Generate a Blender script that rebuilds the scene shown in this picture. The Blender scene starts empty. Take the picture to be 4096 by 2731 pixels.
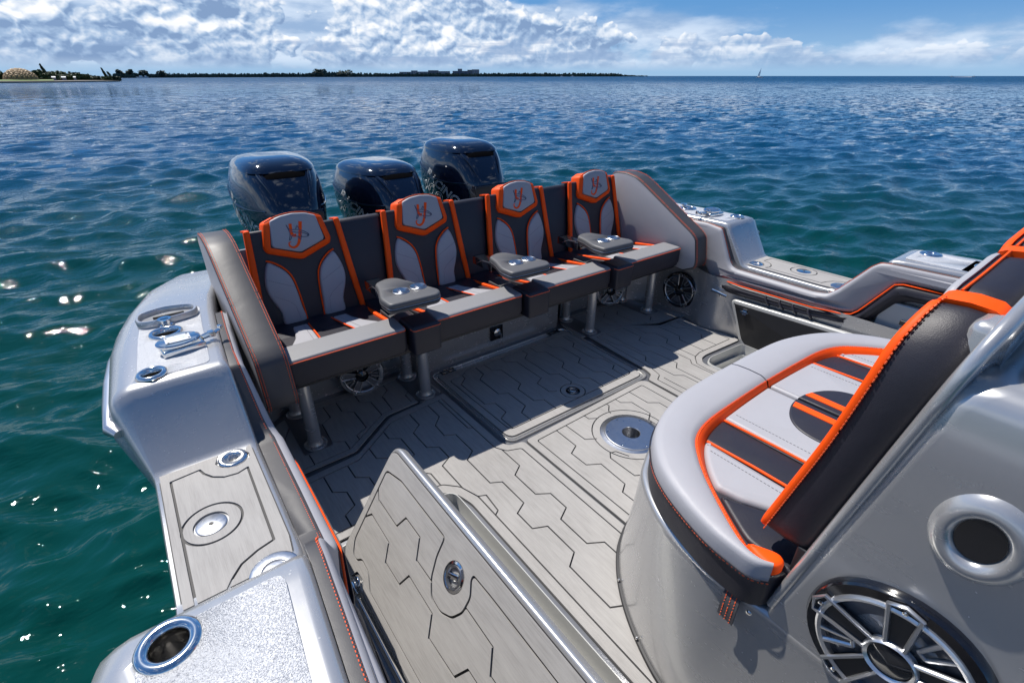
import bpy, bmesh, math, random
import numpy as np
from mathutils import Vector, Matrix
from mathutils.geometry import delaunay_2d_cdt, tessellate_polygon
from mathutils.bvhtree import BVHTree
random.seed(7)
rng = np.random.default_rng(11)
R = math.radians
S = bpy.context.scene
COL = S.collection
# ---------------------------------------------------------------- camera, sky, sun, exposure
CAM_H = 1.75
YAW, PITCH = R(36.964), R(28.0075)
cd = bpy.data.cameras.new('camera'); cam = bpy.data.objects.new('camera', cd); COL.objects.link(cam)
cam.location = (0, 0, CAM_H); cam.rotation_euler = (math.pi/2 - PITCH, 0, -YAW)
cd.sensor_width = 36; cd.lens = 17.5255; cd.clip_start = .02; cd.clip_end = 60000
S.camera = cam
SUN_AZ, SUN_EL = R(-14.0), R(59.2)        # azimuth from +Y towards +X
sun_dir = Vector((math.sin(SUN_AZ)*math.cos(SUN_EL), math.cos(SUN_AZ)*math.cos(SUN_EL), math.sin(SUN_EL)))
sd = bpy.data.lights.new('sun', 'SUN'); sd.energy = 4.8; sd.angle = R(.53); sd.color = (1, .95, .88)
sun = bpy.data.objects.new('sun', sd); COL.objects.link(sun)
sun.rotation_euler = (-sun_dir).to_track_quat('-Z', 'Y').to_euler()
S.view_settings.view_transform = 'Standard'; S.view_settings.look = 'None'
S.view_settings.gamma = 1; S.view_settings.use_curve_mapping = False; S.view_settings.exposure = .27

class NT:
    """small helper for writing node trees"""
    def __init__(s, tree): s.t = tree; s.n = tree.nodes; s.l = tree.links
    def node(s, typ, **kw):
        n = s.n.new(typ)
        for k, v in kw.items():
            if k.startswith('_'): setattr(n, k[1:], v)
        for k, v in kw.items():
            if not k.startswith('_'): s.set(n.inputs[k.replace('__', ' ')], v)
        return n
    def set(s, inp, v):
        if isinstance(v, bpy.types.NodeSocket): s.l.new(v, inp)
        else: inp.default_value = v
    def m(s, op, a, b=0.0, c=0.0, clamp=False):
        n = s.n.new('ShaderNodeMath'); n.operation = op; n.use_clamp = clamp
        s.set(n.inputs[0], a); s.set(n.inputs[1], b)
        if len(n.inputs) > 2: s.set(n.inputs[2], c)
        return n.outputs[0]
    def vm(s, op, a, b=(0, 0, 0), sc=None):
        n = s.n.new('ShaderNodeVectorMath'); n.operation = op
        s.set(n.inputs[0], a); s.set(n.inputs[1], b)
        if sc is not None: s.set(n.inputs['Scale'], sc)
        return n.outputs[0]
    def noise(s, vec, scale, detail=4, rough=.5, dist=0.0):
        n = s.n.new('ShaderNodeTexNoise'); s.set(n.inputs['Vector'], vec)
        n.inputs['Scale'].default_value = scale; n.inputs['Detail'].default_value = detail
        n.inputs['Roughness'].default_value = rough; n.inputs['Distortion'].default_value = dist
        return n.outputs['Fac']
    def ramp(s, fac, stops, interp='LINEAR'):
        n = s.n.new('ShaderNodeValToRGB'); n.color_ramp.interpolation = interp; s.set(n.inputs[0], fac)
        el = n.color_ramp.elements
        while len(el) < len(stops): el.new(.5)
        for e, (p, c) in zip(el, stops):
            e.position = p; e.color = (c, c, c, 1) if not hasattr(c, '__len__') else (*c[:3], 1)
        return n.outputs[0]
    def mix(s, f, a, b):
        n = s.n.new('ShaderNodeMix'); n.data_type = 'RGBA'
        s.set(n.inputs['Factor'], f)
        for i, v in (('A', a), ('B', b)):
            sock = [q for q in n.inputs if q.name == i and q.type == 'RGBA'][0]
            s.set(sock, v if isinstance(v, bpy.types.NodeSocket) else (*v[:3], 1))
        return [q for q in n.outputs if q.type == 'RGBA'][0]
    def smooth(s, x, a, b):
        n = s.n.new('ShaderNodeMapRange'); n.interpolation_type = 'SMOOTHSTEP'
        s.set(n.inputs[0], x); s.set(n.inputs[1], a); s.set(n.inputs[2], b)
        return n.outputs[0]

W = bpy.data.worlds.new('World'); S.world = W; W.use_nodes = True
nt = NT(W.node_tree); nt.n.clear()
sky = nt.node('ShaderNodeTexSky', _sky_type='NISHITA', _sun_disc=False, _sun_elevation=SUN_EL,
              _sun_rotation=SUN_AZ, _air_density=1.0, _dust_density=.25, _ozone_density=2.2)
tc = nt.n.new('ShaderNodeTexCoord'); D = nt.vm('NORMALIZE', tc.outputs['Generated'])
sx = nt.n.new('ShaderNodeSeparateXYZ'); nt.l.new(D, sx.inputs[0])
X_, Y_, Z_ = sx.outputs
el = nt.m('MULTIPLY', nt.m('ARCSINE', Z_), 180/math.pi)                 # elevation, degrees
# direction relative to the camera heading: -1 left .. 1 right
hx, hy = math.cos(YAW), -math.sin(YAW)
side = nt.m('ADD', nt.m('MULTIPLY', X_, hx), nt.m('MULTIPLY', Y_, hy))
def cloud_density(P):
    big = nt.noise(P, 5.5, 3, .5)
    mid = nt.noise(P, 12.0, 6, .54, .0)
    v1 = nt.n.new('ShaderNodeTexVoronoi'); v1.feature = 'F1'
    warp = nt.n.new('ShaderNodeTexNoise'); nt.set(warp.inputs['Vector'], P); warp.inputs['Scale'].default_value = 30; warp.inputs['Detail'].default_value = 3
    nt.set(v1.inputs['Vector'], nt.vm('ADD', P, nt.vm('SCALE', nt.vm('SUBTRACT', warp.outputs['Color'], (.5, .5, .5)), sc=.035)))
    v1.inputs['Scale'].default_value = 28
    v1.inputs['Detail'].default_value = 1.6; v1.inputs['Roughness'].default_value = .55; v1.inputs['Lacunarity'].default_value = 2.2
    v2 = nt.n.new('ShaderNodeTexVoronoi'); v2.feature = 'F1'; nt.set(v2.inputs['Vector'], nt.vm('ADD', P, nt.vm('SCALE', nt.vm('SUBTRACT', warp.outputs['Color'], (.5, .5, .5)), sc=.05)))
    v2.inputs['Scale'].default_value = 11; v2.inputs['Detail'].default_value = 0
    bill = nt.m('SUBTRACT', 1.0, nt.m('ADD', nt.m('MULTIPLY', v1.outputs['Distance'], .65), nt.m('MULTIPLY', v2.outputs['Distance'], .6)))
    d = nt.m('ADD', nt.m('MULTIPLY', nt.m('SUBTRACT', big, .5), 2.6), nt.m('MULTIPLY', nt.m('SUBTRACT', mid, .5), .85))
    return nt.m('ADD', d, nt.m('MULTIPLY', nt.m('SUBTRACT', bill, .30), .75))
# how high the bank of cumulus reaches: tall on the left, low on the right
top = nt.m('ADD', nt.m('MULTIPLY', nt.smooth(side, .24, -.32), 6.2), nt.m('ADD', 2.9, nt.m('MULTIPLY', nt.smooth(side, .50, .18), 1.6)))
def dens(vec, e):
    b1 = nt.m('MULTIPLY', nt.m('SUBTRACT', top, e), .38)           # above the bank: thin out
    b1 = nt.m('MINIMUM', b1, .50)
    b1 = nt.m('MAXIMUM', b1, -.22)
    return nt.m('ADD', cloud_density(nt.vm('MULTIPLY', vec, (1, 1, 1.35))), b1)
def shifted(dz, dx):
    v_ = nt.vm('ADD', D, (-dx*math.cos(YAW), dx*math.sin(YAW), dz)); return dens(v_, nt.m('ADD', el, dz*57.3))
d0 = dens(D, el);  d1 = shifted(.0065, .003)
mask = nt.smooth(d0, -.02, .10)
lit = nt.m('ADD', .57, nt.m('MULTIPLY', nt.m('SUBTRACT', d0, d1), 2.2))
soft = nt.noise(nt.vm('MULTIPLY', D, (1, 1, 3.2)), 4.6, 4, .5)
lit = nt.m('SUBTRACT', lit, nt.m('MULTIPLY', nt.smooth(soft, .45, .62), .42), clamp=True)
lit = nt.m('MULTIPLY', lit, nt.m('ADD', .42, nt.m('MULTIPLY', nt.smooth(el, .5, 2.6), .58)))
ccol = nt.ramp(lit, [(0, (2.98, 4.53, 7.37)), (.30, (4.81, 6.66, 9.49)), (.62, (8.36, 9.63, 11.48)), (1, (12.60, 12.90, 13.45))])
# hazy belt and thin veils near the sea
veil = nt.m('MULTIPLY', nt.smooth(nt.noise(nt.vm('MULTIPLY', D, (1, 1, 6)), 5, 6, .6), .45, .75), nt.smooth(el, 9, 1))
skyc = nt.vm('MULTIPLY', sky.outputs[0], (.52, .95, 1.36))
skyc = nt.mix(nt.smooth(el, 14.0, 4.0), skyc, (1.56, 4.12, 8.36))
skyc = nt.mix(nt.m('MULTIPLY', nt.smooth(el, 6.5, .0), .95), skyc, (4.36, 6.99, 9.98))
skyc = nt.mix(nt.m('MULTIPLY', veil, .30), skyc, (6.99, 8.48, 10.48))
# broad soft cloud behind the bright heaps
bk_ = nt.noise(nt.vm('MULTIPLY', D, (1, 1, 2.8)), 6.0, 6, .55)
bkm = nt.m('MULTIPLY', nt.smooth(nt.m('ADD', bk_, nt.m('MULTIPLY', nt.m('SUBTRACT', top, el), .05)), .44, .60), nt.smooth(el, nt.m('ADD', top, 2.5), nt.m('SUBTRACT', top, .8)))
bkc = nt.mix(nt.smooth(nt.noise(nt.vm('MULTIPLY', D, (1, 1, 3.5)), 9.0, 6, .55), .38, .66), (9.06, 10.48, 12.46), (4.25, 6.09, 9.06))
skyc = nt.mix(nt.m('MULTIPLY', nt.m('MULTIPLY', bkm, .88), nt.smooth(el, .2, 1.6)), skyc, bkc)
far_ = nt.m('SUBTRACT', 1.0, nt.m('MULTIPLY', nt.smooth(side, .0, .5), nt.m('MULTIPLY', nt.smooth(el, 4.5, 1.0), .55)))
streak = nt.m('MULTIPLY', nt.smooth(nt.noise(nt.vm('MULTIPLY', D, (1, 1, 9)), 5.5, 5, .5), .50, .60), nt.m('MULTIPLY', nt.smooth(el, 4.2, 2.2), nt.smooth(el, .8, 1.4)))
ccol = nt.mix(nt.m('MULTIPLY', streak, .75), ccol, (3.82, 5.52, 8.49))
fin = nt.mix(nt.m('MULTIPLY', nt.m('MULTIPLY', mask, far_), nt.smooth(el, .35, 1.5)), skyc, ccol)
bg = nt.node('ShaderNodeBackground', Color=fin, Strength=.066)
wo = nt.n.new('ShaderNodeOutputWorld'); nt.l.new(bg.outputs[0], wo.inputs[0])
W.cycles.sampling_method = 'MANUAL'; W.cycles.sample_map_resolution = 1024

# ---------------------------------------------------------------- materials
M = {}
def mat(name, base, rough=.5, metal=0, coat=0, spec=.5, bump=None, vary=0, vscale=8, spots=False):
    m = bpy.data.materials.new(name); m.use_nodes = True
    t = NT(m.node_tree); b = t.n['Principled BSDF']
    b.inputs['Base Color'].default_value = (*base, 1); b.inputs['Roughness'].default_value = rough
    b.inputs['Metallic'].default_value = metal; b.inputs['Coat Weight'].default_value = coat
    b.inputs['Coat Roughness'].default_value = .06; b.inputs['Specular IOR Level'].default_value = spec
    g = t.n.new('ShaderNodeTexCoord').outputs['Object']
    if vary:
        f = t.noise(g, vscale, 5, .6)
        t.set(b.inputs['Base Color'], t.mix(f, tuple(c*(1-vary) for c in base), tuple(min(1, c*(1+vary)) for c in base)))
        t.set(b.inputs['Roughness'], t.m('ADD', rough-.06, t.m('MULTIPLY', t.noise(g, vscale*3, 3), .12)))
    if bump:
        sc, st, dist = bump
        soft_ = t.m('MULTIPLY', t.noise(g, 7.0, 3, .5, .6), 5.0)      # slow hollows and tension creases of stretched vinyl
        bn = t.node('ShaderNodeBump', Strength=st, Distance=dist, Height=t.m('ADD', t.noise(g, sc, 3, .6), soft_)); t.l.new(bn.outputs[0], b.inputs['Normal'])
    if spots:                                                          # dried water drops and light scuffs
        v_ = t.n.new('ShaderNodeTexVoronoi'); t.set(v_.inputs['Vector'], g); v_.inputs['Scale'].default_value = 55
        dr = t.m('MULTIPLY', t.smooth(v_.outputs['Distance'], .16, .10), t.smooth(t.noise(g, 5, 2), .50, .60))
        sm = t.smooth(t.noise(t.vm('MULTIPLY', g, (1, .35, 2.2)), 14, 5, .65), .50, .78)
        t.set(b.inputs['Roughness'], t.m('ADD', rough-.03, t.m('ADD', t.m('MULTIPLY', dr, .10), t.m('MULTIPLY', sm, .035))))
    M[name] = m; m['bsdf'] = 1
    return t, b, g
mat('silver', (.50, .498, .495), .29, .60, .4, spots=True)
mat('silver_dark', (.16, .165, .18), .4, .5, .2, vary=.1, vscale=4)
mat('liner', (.50, .50, .48), .35, .15, .3, vary=.06, vscale=3)
mat('chrome', (.78, .77, .75), .10, 1)
mat('satin', (.62, .63, .65), .30, .9)
mat('steel', (.55, .56, .58), .30, 1, vary=.08, vscale=30)
mat('black_gloss', (.006, .006, .008), .12, 0, .8)
mat('black', (.012, .012, .014), .5, vary=.2)
mat('rubber', (.02, .02, .022), .6)
mat('dark_vinyl', (.017, .016, .024), .48, bump=(420, .3, .0016), vary=.10, vscale=6)
mat('grey_vinyl', (.050, .049, .053), .5, bump=(420, .3, .001), vary=.08, vscale=6)
mat('light_vinyl_dim', (.225, .225, .232), .5, bump=(420, .3, .0016), vary=.04, vscale=6)  # light_vinyl fabric again; the dimmer light on the bench roll is in its colour
mat('arm_vinyl', (.095, .096, .10), .5, bump=(420, .3, .0016), vary=.06, vscale=6)
mat('light_vinyl', (.35, .35, .375), .5, bump=(420, .3, .0016), vary=.04, vscale=6)
mat('silver_vinyl', (.34, .34, .365), .50, 0, bump=(420, .2, .001), vary=.04, vscale=6)
mat('orange_vinyl', (.97, .085, .001), .55, 0, 0, .25, bump=(420, .2, .001), vary=.06, vscale=6)
mat('orange_thread', (.85, .12, .03), .6)
mat('grey_thread', (.18, .18, .2), .6)
mat('engine', (.005, .009, .024), .10, .3, 1.0, spots=True)
mat('scoop_shade', (.002, .002, .003), .9, spec=.05)  # shade of the scoop mouth, as a dead black colour
mat('engine_plate', (.02, .02, .022), .32, 0, .3, vary=.2)
mat('text_white', (.75, .78, .8), .35)
mat('fish_grey', (.07, .08, .13), .6)
mat('white', (.7, .7, .68), .5)
mat('glass_dark', (.01, .012, .016), .08, 0, 1)
# non-skid speckle on the gunwale tops
t, b, g = mat('nonskid', (.46, .47, .49), .36, .15, .1)
v = t.n.new('ShaderNodeTexVoronoi'); t.set(v.inputs['Vector'], g); v.inputs['Scale'].default_value = 380
h_ = t.m('ADD', t.m('MULTIPLY', t.smooth(v.outputs['Distance'], .6, .1), .7), t.m('MULTIPLY', t.noise(g, 600, 2, .6), .8))
bn = t.node('ShaderNodeBump', Strength=1.0, Distance=.0016, Height=h_); t.l.new(bn.outputs[0], b.inputs['Normal'])
fl_ = t.m('MULTIPLY', t.smooth(t.noise(g, 240, 3, .7), .56, .66), .75); t.set(b.inputs['Base Color'], t.mix(fl_, (.56, .57, .59), (.20, .21, .24)))
# faux-teak foam: brushed along the boat
t, b, g = mat('foam_pad', (.32, .305, .285), .75, spec=.25)
st = t.noise(t.vm('MULTIPLY', g, (1, .03, .3)), 380, 3, .6); st2 = t.noise(t.vm('MULTIPLY', g, (1, .12, .5)), 60, 4, .6); st3 = t.noise(g, 2.2, 4, .6)
f = t.m('ADD', t.m('MULTIPLY', st, .45), t.m('ADD', t.m('MULTIPLY', st2, .35), t.m('MULTIPLY', st3, .42)))
t.set(b.inputs['Base Color'], t.ramp(f, [(.35, (.235, .226, .216)), (.62, (.335, .324, .311)), (.85, (.395, .383, .368))]))
bn = t.node('ShaderNodeBump', Strength=.35, Distance=.0008, Height=st); t.l.new(bn.outputs[0], b.inputs['Normal'])
# far things
mat('leaf', (.050, .085, .025), .6, vary=.35, vscale=.25)
mat('leaf_dark', (.035, .060, .025), .6, vary=.35, vscale=.25)
mat('mangrove', (.052, .078, .055), .7, vary=.3, vscale=.05)  # haze of distance put into the colour: paler, bluer green
mat('bark', (.09, .07, .05), .8)
mat('grass', (.12, .17, .04), .8, vary=.2, vscale=.3)
mat('rock', (.18, .16, .13), .9, vary=.2, vscale=.5)
mat('dome_gold', (.34, .22, .10), .6, .1)
mat('dome_dark', (.10, .08, .06), .6)
mat('building', (.30, .27, .28), .8, vary=.1, vscale=.05)
mat('building_dark', (.15, .14, .16), .8)
mat('sail', (.8, .8, .8), .7)

# ---------------------------------------------------------------- object helpers
WL = {}
def link(o, parent=None):
    COL.objects.link(o)
    if parent is not None:
        o.parent = parent; o.matrix_parent_inverse = Matrix.Translation(-WL.get(parent.name, Vector((0, 0, 0))))
    return o
def thing(name, label, cat, loc=(0, 0, 0), group=None):
    o = bpy.data.objects.new(name, None); COL.objects.link(o); o.empty_display_size = .1
    o.location = loc; WL[o.name] = Vector(loc); o['label'] = label; o['category'] = cat
    if group: o['group'] = group
    return o
class MB:
    def __init__(s): s.v = []; s.f = []; s.mi = []
    def add(s, vs, fs, mi=0, mtx=None):
        k = len(s.v)
        s.v += [tuple(mtx @ Vector(p)) if mtx is not None else tuple(p) for p in vs]
        s.f += [tuple(i+k for i in f) for f in fs]; s.mi += [mi]*len(fs); return s
    def box(s, c, d, mi=0, mtx=None, bev=0):
        if bev:
            x, y, z = (q/2 for q in d); o = rrect(-x, -y, x, y, bev, 3)
            vs, fs = pad_mesh(o, d[2], min(bev, d[2]*.45)); T = Matrix.Translation((c[0], c[1], c[2]-z))
            return s.add(vs, fs, mi, (mtx @ T) if mtx is not None else T)
        vs = [(c[0]+d[0]*i/2, c[1]+d[1]*j/2, c[2]+d[2]*k/2) for i in (-1, 1) for j in (-1, 1) for k in (-1, 1)]
        return s.add(vs, [(0, 1, 3, 2), (4, 6, 7, 5), (0, 4, 5, 1), (2, 3, 7, 6), (0, 2, 6, 4), (1, 5, 7, 3)], mi, mtx)
    def tube(s, path, r, seg=8, closed=False, mi=0, mtx=None, cap=True):
        P = [Vector(p) for p in path]; n = len(P); vs = []; fs = []
        up = Vector((0, 0, 1))
        rr = r if hasattr(r, '__len__') else [r]*n
        prev = None
        for i in range(n):
            a = P[(i-1) % n] if (closed or i > 0) else P[i]; b_ = P[(i+1) % n] if (closed or i < n-1) else P[i]
            d = (b_-a).normalized()
            if prev is None:
                ref = up if abs(d.z) < .9 else Vector((1, 0, 0)); u = d.cross(ref).normalized()
            else: u = (prev - d*prev.dot(d)).normalized()
            prev = u; w = d.cross(u)
            vs += [P[i]+(u*math.cos(2*math.pi*k/seg)+w*math.sin(2*math.pi*k/seg))*rr[i] for k in range(seg)]
        for i in range(n if closed else n-1):
            j = (i+1) % n
            fs += [(i*seg+k, i*seg+(k+1) % seg, j*seg+(k+1) % seg, j*seg+k) for k in range(seg)]
        if not closed and cap: fs += [tuple(range(seg))[::-1], tuple((n-1)*seg+k for k in range(seg))]
        return s.add(vs, fs, mi, mtx)
    def lathe(s, prof, seg=32, mi=0, mtx=None, ell=(1, 1)):
        vs = []; fs = []; n = len(prof)
        for k in range(seg):
            a = 2*math.pi*k/seg
            vs += [(r*math.cos(a)*ell[0], r*math.sin(a)*ell[1], z) for r, z in prof]
        for k in range(seg):
            q = (k+1) % seg
            fs += [(k*n+i, q*n+i, q*n+i+1, k*n+i+1) for i in range(n-1)]
        return s.add(vs, fs, mi, mtx)
    def obj(s, name, mats, parent=None, sharp=35, label=None, kind=None):
        me = bpy.data.meshes.new(name); me.from_pydata([tuple(p) for p in s.v], [], s.f)
        for m_ in (mats if isinstance(mats, (list, tuple)) else [mats]): me.materials.append(M[m_])
        me.polygons.foreach_set('material_index', s.mi)
        me.polygons.foreach_set('use_smooth', [True]*len(s.f)); me.update()
        bm = bmesh.new(); bm.from_mesh(me); bmesh.ops.remove_doubles(bm, verts=bm.verts, dist=1e-5)
        bmesh.ops.recalc_face_normals(bm, faces=bm.faces); bm.to_mesh(me); bm.free()
        me.set_sharp_from_angle(angle=R(sharp))
        o = bpy.data.objects.new(name, me); link(o, parent)
        if label: o['label'] = label
        if kind: o['kind'] = kind
        return o
def rrect(x0, y0, x1, y1, r, n=4):
    o = []
    for cx_, cy_, a0 in ((x1-r, y1-r, 0), (x0+r, y1-r, 90), (x0+r, y0+r, 180), (x1-r, y0+r, 270)):
        o += [(cx_+r*math.cos(R(a0+90*k/n)), cy_+r*math.sin(R(a0+90*k/n))) for k in range(n+1)]
    return o
def area(o): return sum(a[0]*b[1]-b[0]*a[1] for a, b in zip(o, o[1:]+o[:1]))/2
def ccw(o): return list(o) if area(o) > 0 else list(o)[::-1]
def inset(o, d):
    n = len(o); out = []
    for i in range(n):
        p = Vector(o[i]); a = (p-Vector(o[i-1])); b_ = (Vector(o[(i+1) % n])-p)
        if a.length < 1e-7 or b_.length < 1e-7: out.append(tuple(p)); continue
        a.normalize(); b_.normalize(); na = Vector((-a.y, a.x)); nb = Vector((-b_.y, b_.x)); m_ = na+nb
        if m_.length < 1e-4: m_ = na
        m_.normalize(); k = max(.5, m_.dot(na)); p2 = p+m_*(d/k); out.append((p2.x, p2.y))
    return out
def pad_mesh(outline, th, r=.01, n=3, both=False):
    o = ccw(outline); N = len(o); rings = []
    if both: rings += [[(x, y, r-r*math.sin(math.pi/2*(1-k/n))) for x, y in inset(o, r*(1-math.cos(math.pi/2*(1-k/n))))] for k in range(n)]
    else: rings.append([(x, y, 0) for x, y in o])
    rings += [[(x, y, th-r+r*math.sin(math.pi/2*k/n)) for x, y in inset(o, r*(1-math.cos(math.pi/2*k/n)))] for k in range(n+1)]
    vs = [p for q in rings for p in q]; fs = []
    for j in range(len(rings)-1):
        fs += [(j*N+i, j*N+(i+1) % N, (j+1)*N+(i+1) % N, (j+1)*N+i) for i in range(N)]
    for j, rv in ((len(rings)-1, False), (0, True)):
        tri = tessellate_polygon([[Vector((p[0], p[1], 0)) for p in rings[j]]])
        fs += [tuple(j*N+i for i in (t_[::-1] if rv else t_)) for t_ in tri]
    return vs, fs
def smooth(pts, n=6, closed=True):
    P = [Vector(p) for p in pts]; N = len(P); out = []
    for i in range(N if closed else N-1):
        g_ = (lambda k: P[k % N]) if closed else (lambda k: P[max(0, min(N-1, k))])
        p0, p1, p2, p3 = g_(i-1), g_(i), g_(i+1), g_(i+2)
        for k in range(n):
            t_ = k/n
            out.append(tuple(.5*((2*p1)+(-p0+p2)*t_+(2*p0-5*p1+4*p2-p3)*t_*t_+(-p0+3*p1-3*p2+p3)*t_**3)))
    if not closed: out.append(tuple(P[-1]))
    return out
def rounded(pts, r=.02, n=4):
    """polygon with rounded corners"""
    out = []; N = len(pts)
    for i in range(N):
        p = Vector(pts[i]); a = Vector(pts[i-1])-p; b_ = Vector(pts[(i+1) % N])-p
        k = min(r, a.length*.45, b_.length*.45); p1 = p+a.normalized()*k; p2 = p+b_.normalized()*k
        for q in range(n+1):
            t_ = q/n; out.append(tuple((1-t_)**2*p1+2*t_*(1-t_)*p+t_*t_*p2))
    return out
def frame(o, u, n_):
    """matrix: local x=u, z=n, y=n x u"""
    u = Vector(u).normalized(); n_ = Vector(n_).normalized(); v_ = n_.cross(u).normalized(); u = v_.cross(n_)
    return Matrix(((u.x, v_.x, n_.x, o[0]), (u.y, v_.y, n_.y, o[1]), (u.z, v_.z, n_.z, o[2]), (0, 0, 0, 1)))
def pad(name, m_, outline, th, r, mtx=None, parent=None, z=0, both=False, n=3, label=None, sharp=40):
    vs, fs = pad_mesh(outline, th, r, n, both); b_ = MB()
    T = Matrix.Translation((0, 0, z)); b_.add(vs, fs, 0, (mtx @ T) if mtx is not None else T)
    return b_.obj(name, m_, parent, sharp, label)
def stitch(path, step=.011, ln=.0075, r=.0016, off=(0, 0, 0)):
    b_ = MB(); P = [Vector(p)+Vector(off) for p in path]; acc = 0
    for a, c in zip(P, P[1:]):
        L = (c-a).length; d = (c-a).normalized() if L > 1e-9 else None
        while d and acc < L:
            p = a+d*acc; q = a+d*min(acc+ln, L+ln*.2); b_.tube([p, p.lerp(q, .5), q], [r*.6, r, r*.6], 5); acc += step
        acc -= L
    return b_

# ---------------------------------------------------------------- foam pads, cut into pieces by their grooves
def inside(p, poly):
    x, y = p; c = False; j = len(poly)-1
    for i in range(len(poly)):
        xi, yi = poly[i]; xj, yj = poly[j]
        if (yi > y) != (yj > y) and x < (xj-xi)*(y-yi)/(yj-yi)+xi: c = not c
        j = i
    return c
def segd(p, a, b_):
    ax, ay = a; bx, by = b_; dx, dy = bx-ax, by-ay; L = dx*dx+dy*dy
    t_ = 0 if L == 0 else max(0, min(1, ((p[0]-ax)*dx+(p[1]-ay)*dy)/L))
    return math.hypot(p[0]-ax-t_*dx, p[1]-ay-t_*dy)
def foam(name, parent, outline, lines, holes=(), border=None, w=.009, z0=-.006, z1=0.0, mtx=None, base=True, closed=()):
    """outline: outer polygon; border: inner border groove (closed polygon) ; lines: groove polylines inside the border"""
    outline = ccw(outline); segs = []; clipb = border
    def keep(a, b_): segs.append((a, b_))
    for ln in lines:
        for a, b_ in zip(ln, ln[1:]): keep(a, b_)
    for pl in ([border] if border else [])+list(closed):
        for a, b_ in zip(pl, list(pl[1:])+[pl[0]]): segs.append((tuple(a), tuple(b_)))
    bset = len(segs)-sum(len(pl) for pl in ([border] if border else [])+list(closed))
    vs = []; es = []
    def ring(pts):
        k = len(vs); vs.extend(Vector(p[:2]) for p in pts); es.extend((k+i, k+(i+1) % len(pts)) for i in range(len(pts)))
    ring(outline)
    for h_ in holes: ring(h_)
    for a, b_ in segs:
        A = Vector(a); B = Vector(b_); d = (B-A)
        if d.length < 1e-6: continue
        d.normalize(); nn = Vector((-d.y, d.x))*w/2
        ring([A+nn, A+nn*.7-d*w*.35, A-nn*.7-d*w*.35, A-nn, B-nn, B-nn*.7+d*w*.35, B+nn*.7+d*w*.35, B+nn])
    ov, oe, of, *_ = delaunay_2d_cdt(vs, es, [], 0, 1e-5)
    good = []
    for f_ in of:
        c = ((ov[f_[0]].x+ov[f_[1]].x+ov[f_[2]].x)/3, (ov[f_[0]].y+ov[f_[1]].y+ov[f_[2]].y)/3)
        if not inside(c, outline) or any(inside(c, h_) for h_ in holes): continue
        bad = False; inb = border is None or inside(c, border)
        for i, (a, b_) in enumerate(segs):
            if i < bset and not inb: continue
            if abs(c[0]-a[0]) > 2 and False: continue
            if segd(c, a, b_) < w*.5: bad = True; break
        if not bad: good.append(f_)
    emap = {}
    for i, f_ in enumerate(good):
        for a, b_ in ((f_[0], f_[1]), (f_[1], f_[2]), (f_[2], f_[0])): emap.setdefault((min(a, b_), max(a, b_)), []).append(i)
    par = list(range(len(good)))
    def find(i):
        while par[i] != i: par[i] = par[par[i]]; i = par[i]
        return i
    for q in emap.values():
        if len(q) == 2: par[find(q[0])] = find(q[1])
    comp = {}
    for i in range(len(good)): comp.setdefault(find(i), []).append(i)
    root = parent
    if base:
        o2 = inset(outline, -.004); bm_ = MB(); k = len(o2)
        # black under-sheet, cut out at the holes
        vv = []; ee = []
        for pl in [o2]+[list(h_) for h_ in holes]:
            q = len(vv); vv += [Vector(p[:2]) for p in pl]; ee += [(q+i, q+(i+1) % len(pl)) for i in range(len(pl))]
        a1, _, a2, *_ = delaunay_2d_cdt(vv, ee, [], 0, 1e-5); fl = []
        for f_ in a2:
            c = (sum(a1[i].x for i in f_)/3, sum(a1[i].y for i in f_)/3)
            if inside(c, o2) and not any(inside(c, h_) for h_ in holes): fl.append(tuple(f_))
        bm_.add([(p.x, p.y, z0) for p in a1], fl, 0, mtx); root = bm_.obj(name, 'rubber', parent)
    out = []
    for ids in comp.values():
        tris = [good[i] for i in ids]
        ar = sum(abs((ov[t_[1]].x-ov[t_[0]].x)*(ov[t_[2]].y-ov[t_[0]].y)-(ov[t_[2]].x-ov[t_[0]].x)*(ov[t_[1]].y-ov[t_[0]].y))/2 for t_ in tris)
        if ar < 1.5e-4: continue
        idx = {}; vs2 = []
        for t_ in tris:
            for i in t_:
                if i not in idx: idx[i] = len(vs2); vs2.append((ov[i].x, ov[i].y, z1))
        fs2 = [tuple(idx[i] for i in t_) for t_ in tris]; K = len(vs2)
        ed = {}
        for t_ in fs2:
            for a, b_ in ((t_[0], t_[1]), (t_[1], t_[2]), (t_[2], t_[0])): ed[(a, b_)] = 1
        low = {}
        for (a, b_) in list(ed):
            if (b_, a) not in ed:
                for q in (a, b_):
                    if q not in low: low[q] = len(vs2); vs2.append((vs2[q][0], vs2[q][1], z0))
                fs2.append((b_, a, low[a], low[b_]))
        bm_ = MB(); bm_.add(vs2, fs2, 0, mtx); me_o = bm_.obj('pad_piece', 'foam_pad', root, 20); out.append(me_o)
    return root, out
def circle(cx_, cy_, r, n=32, a0=0, a1=360): return [(cx_+r*math.cos(R(a0+(a1-a0)*k/n)), cy_+r*math.sin(R(a0+(a1-a0)*k/n))) for k in range(n if a1-a0 == 360 else n+1)]
def zig(x1, x2, y0, start, longs, shorts, ymin, first=1, dg=.035):
    """zigzag groove going towards -y: starts at y0 on x1 (first=1) or x2 with length start, then alternates"""
    pts = [(x1 if first == 1 else x2, y0)]; side_ = first; y = y0-start; pts.append((pts[-1][0], y))
    while y > ymin:
        side_ = 3-side_; x = x1 if side_ == 1 else x2; y -= dg; pts.append((x, y)); y -= longs if side_ == 1 else shorts; pts.append((x, y))
    return pts

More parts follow.
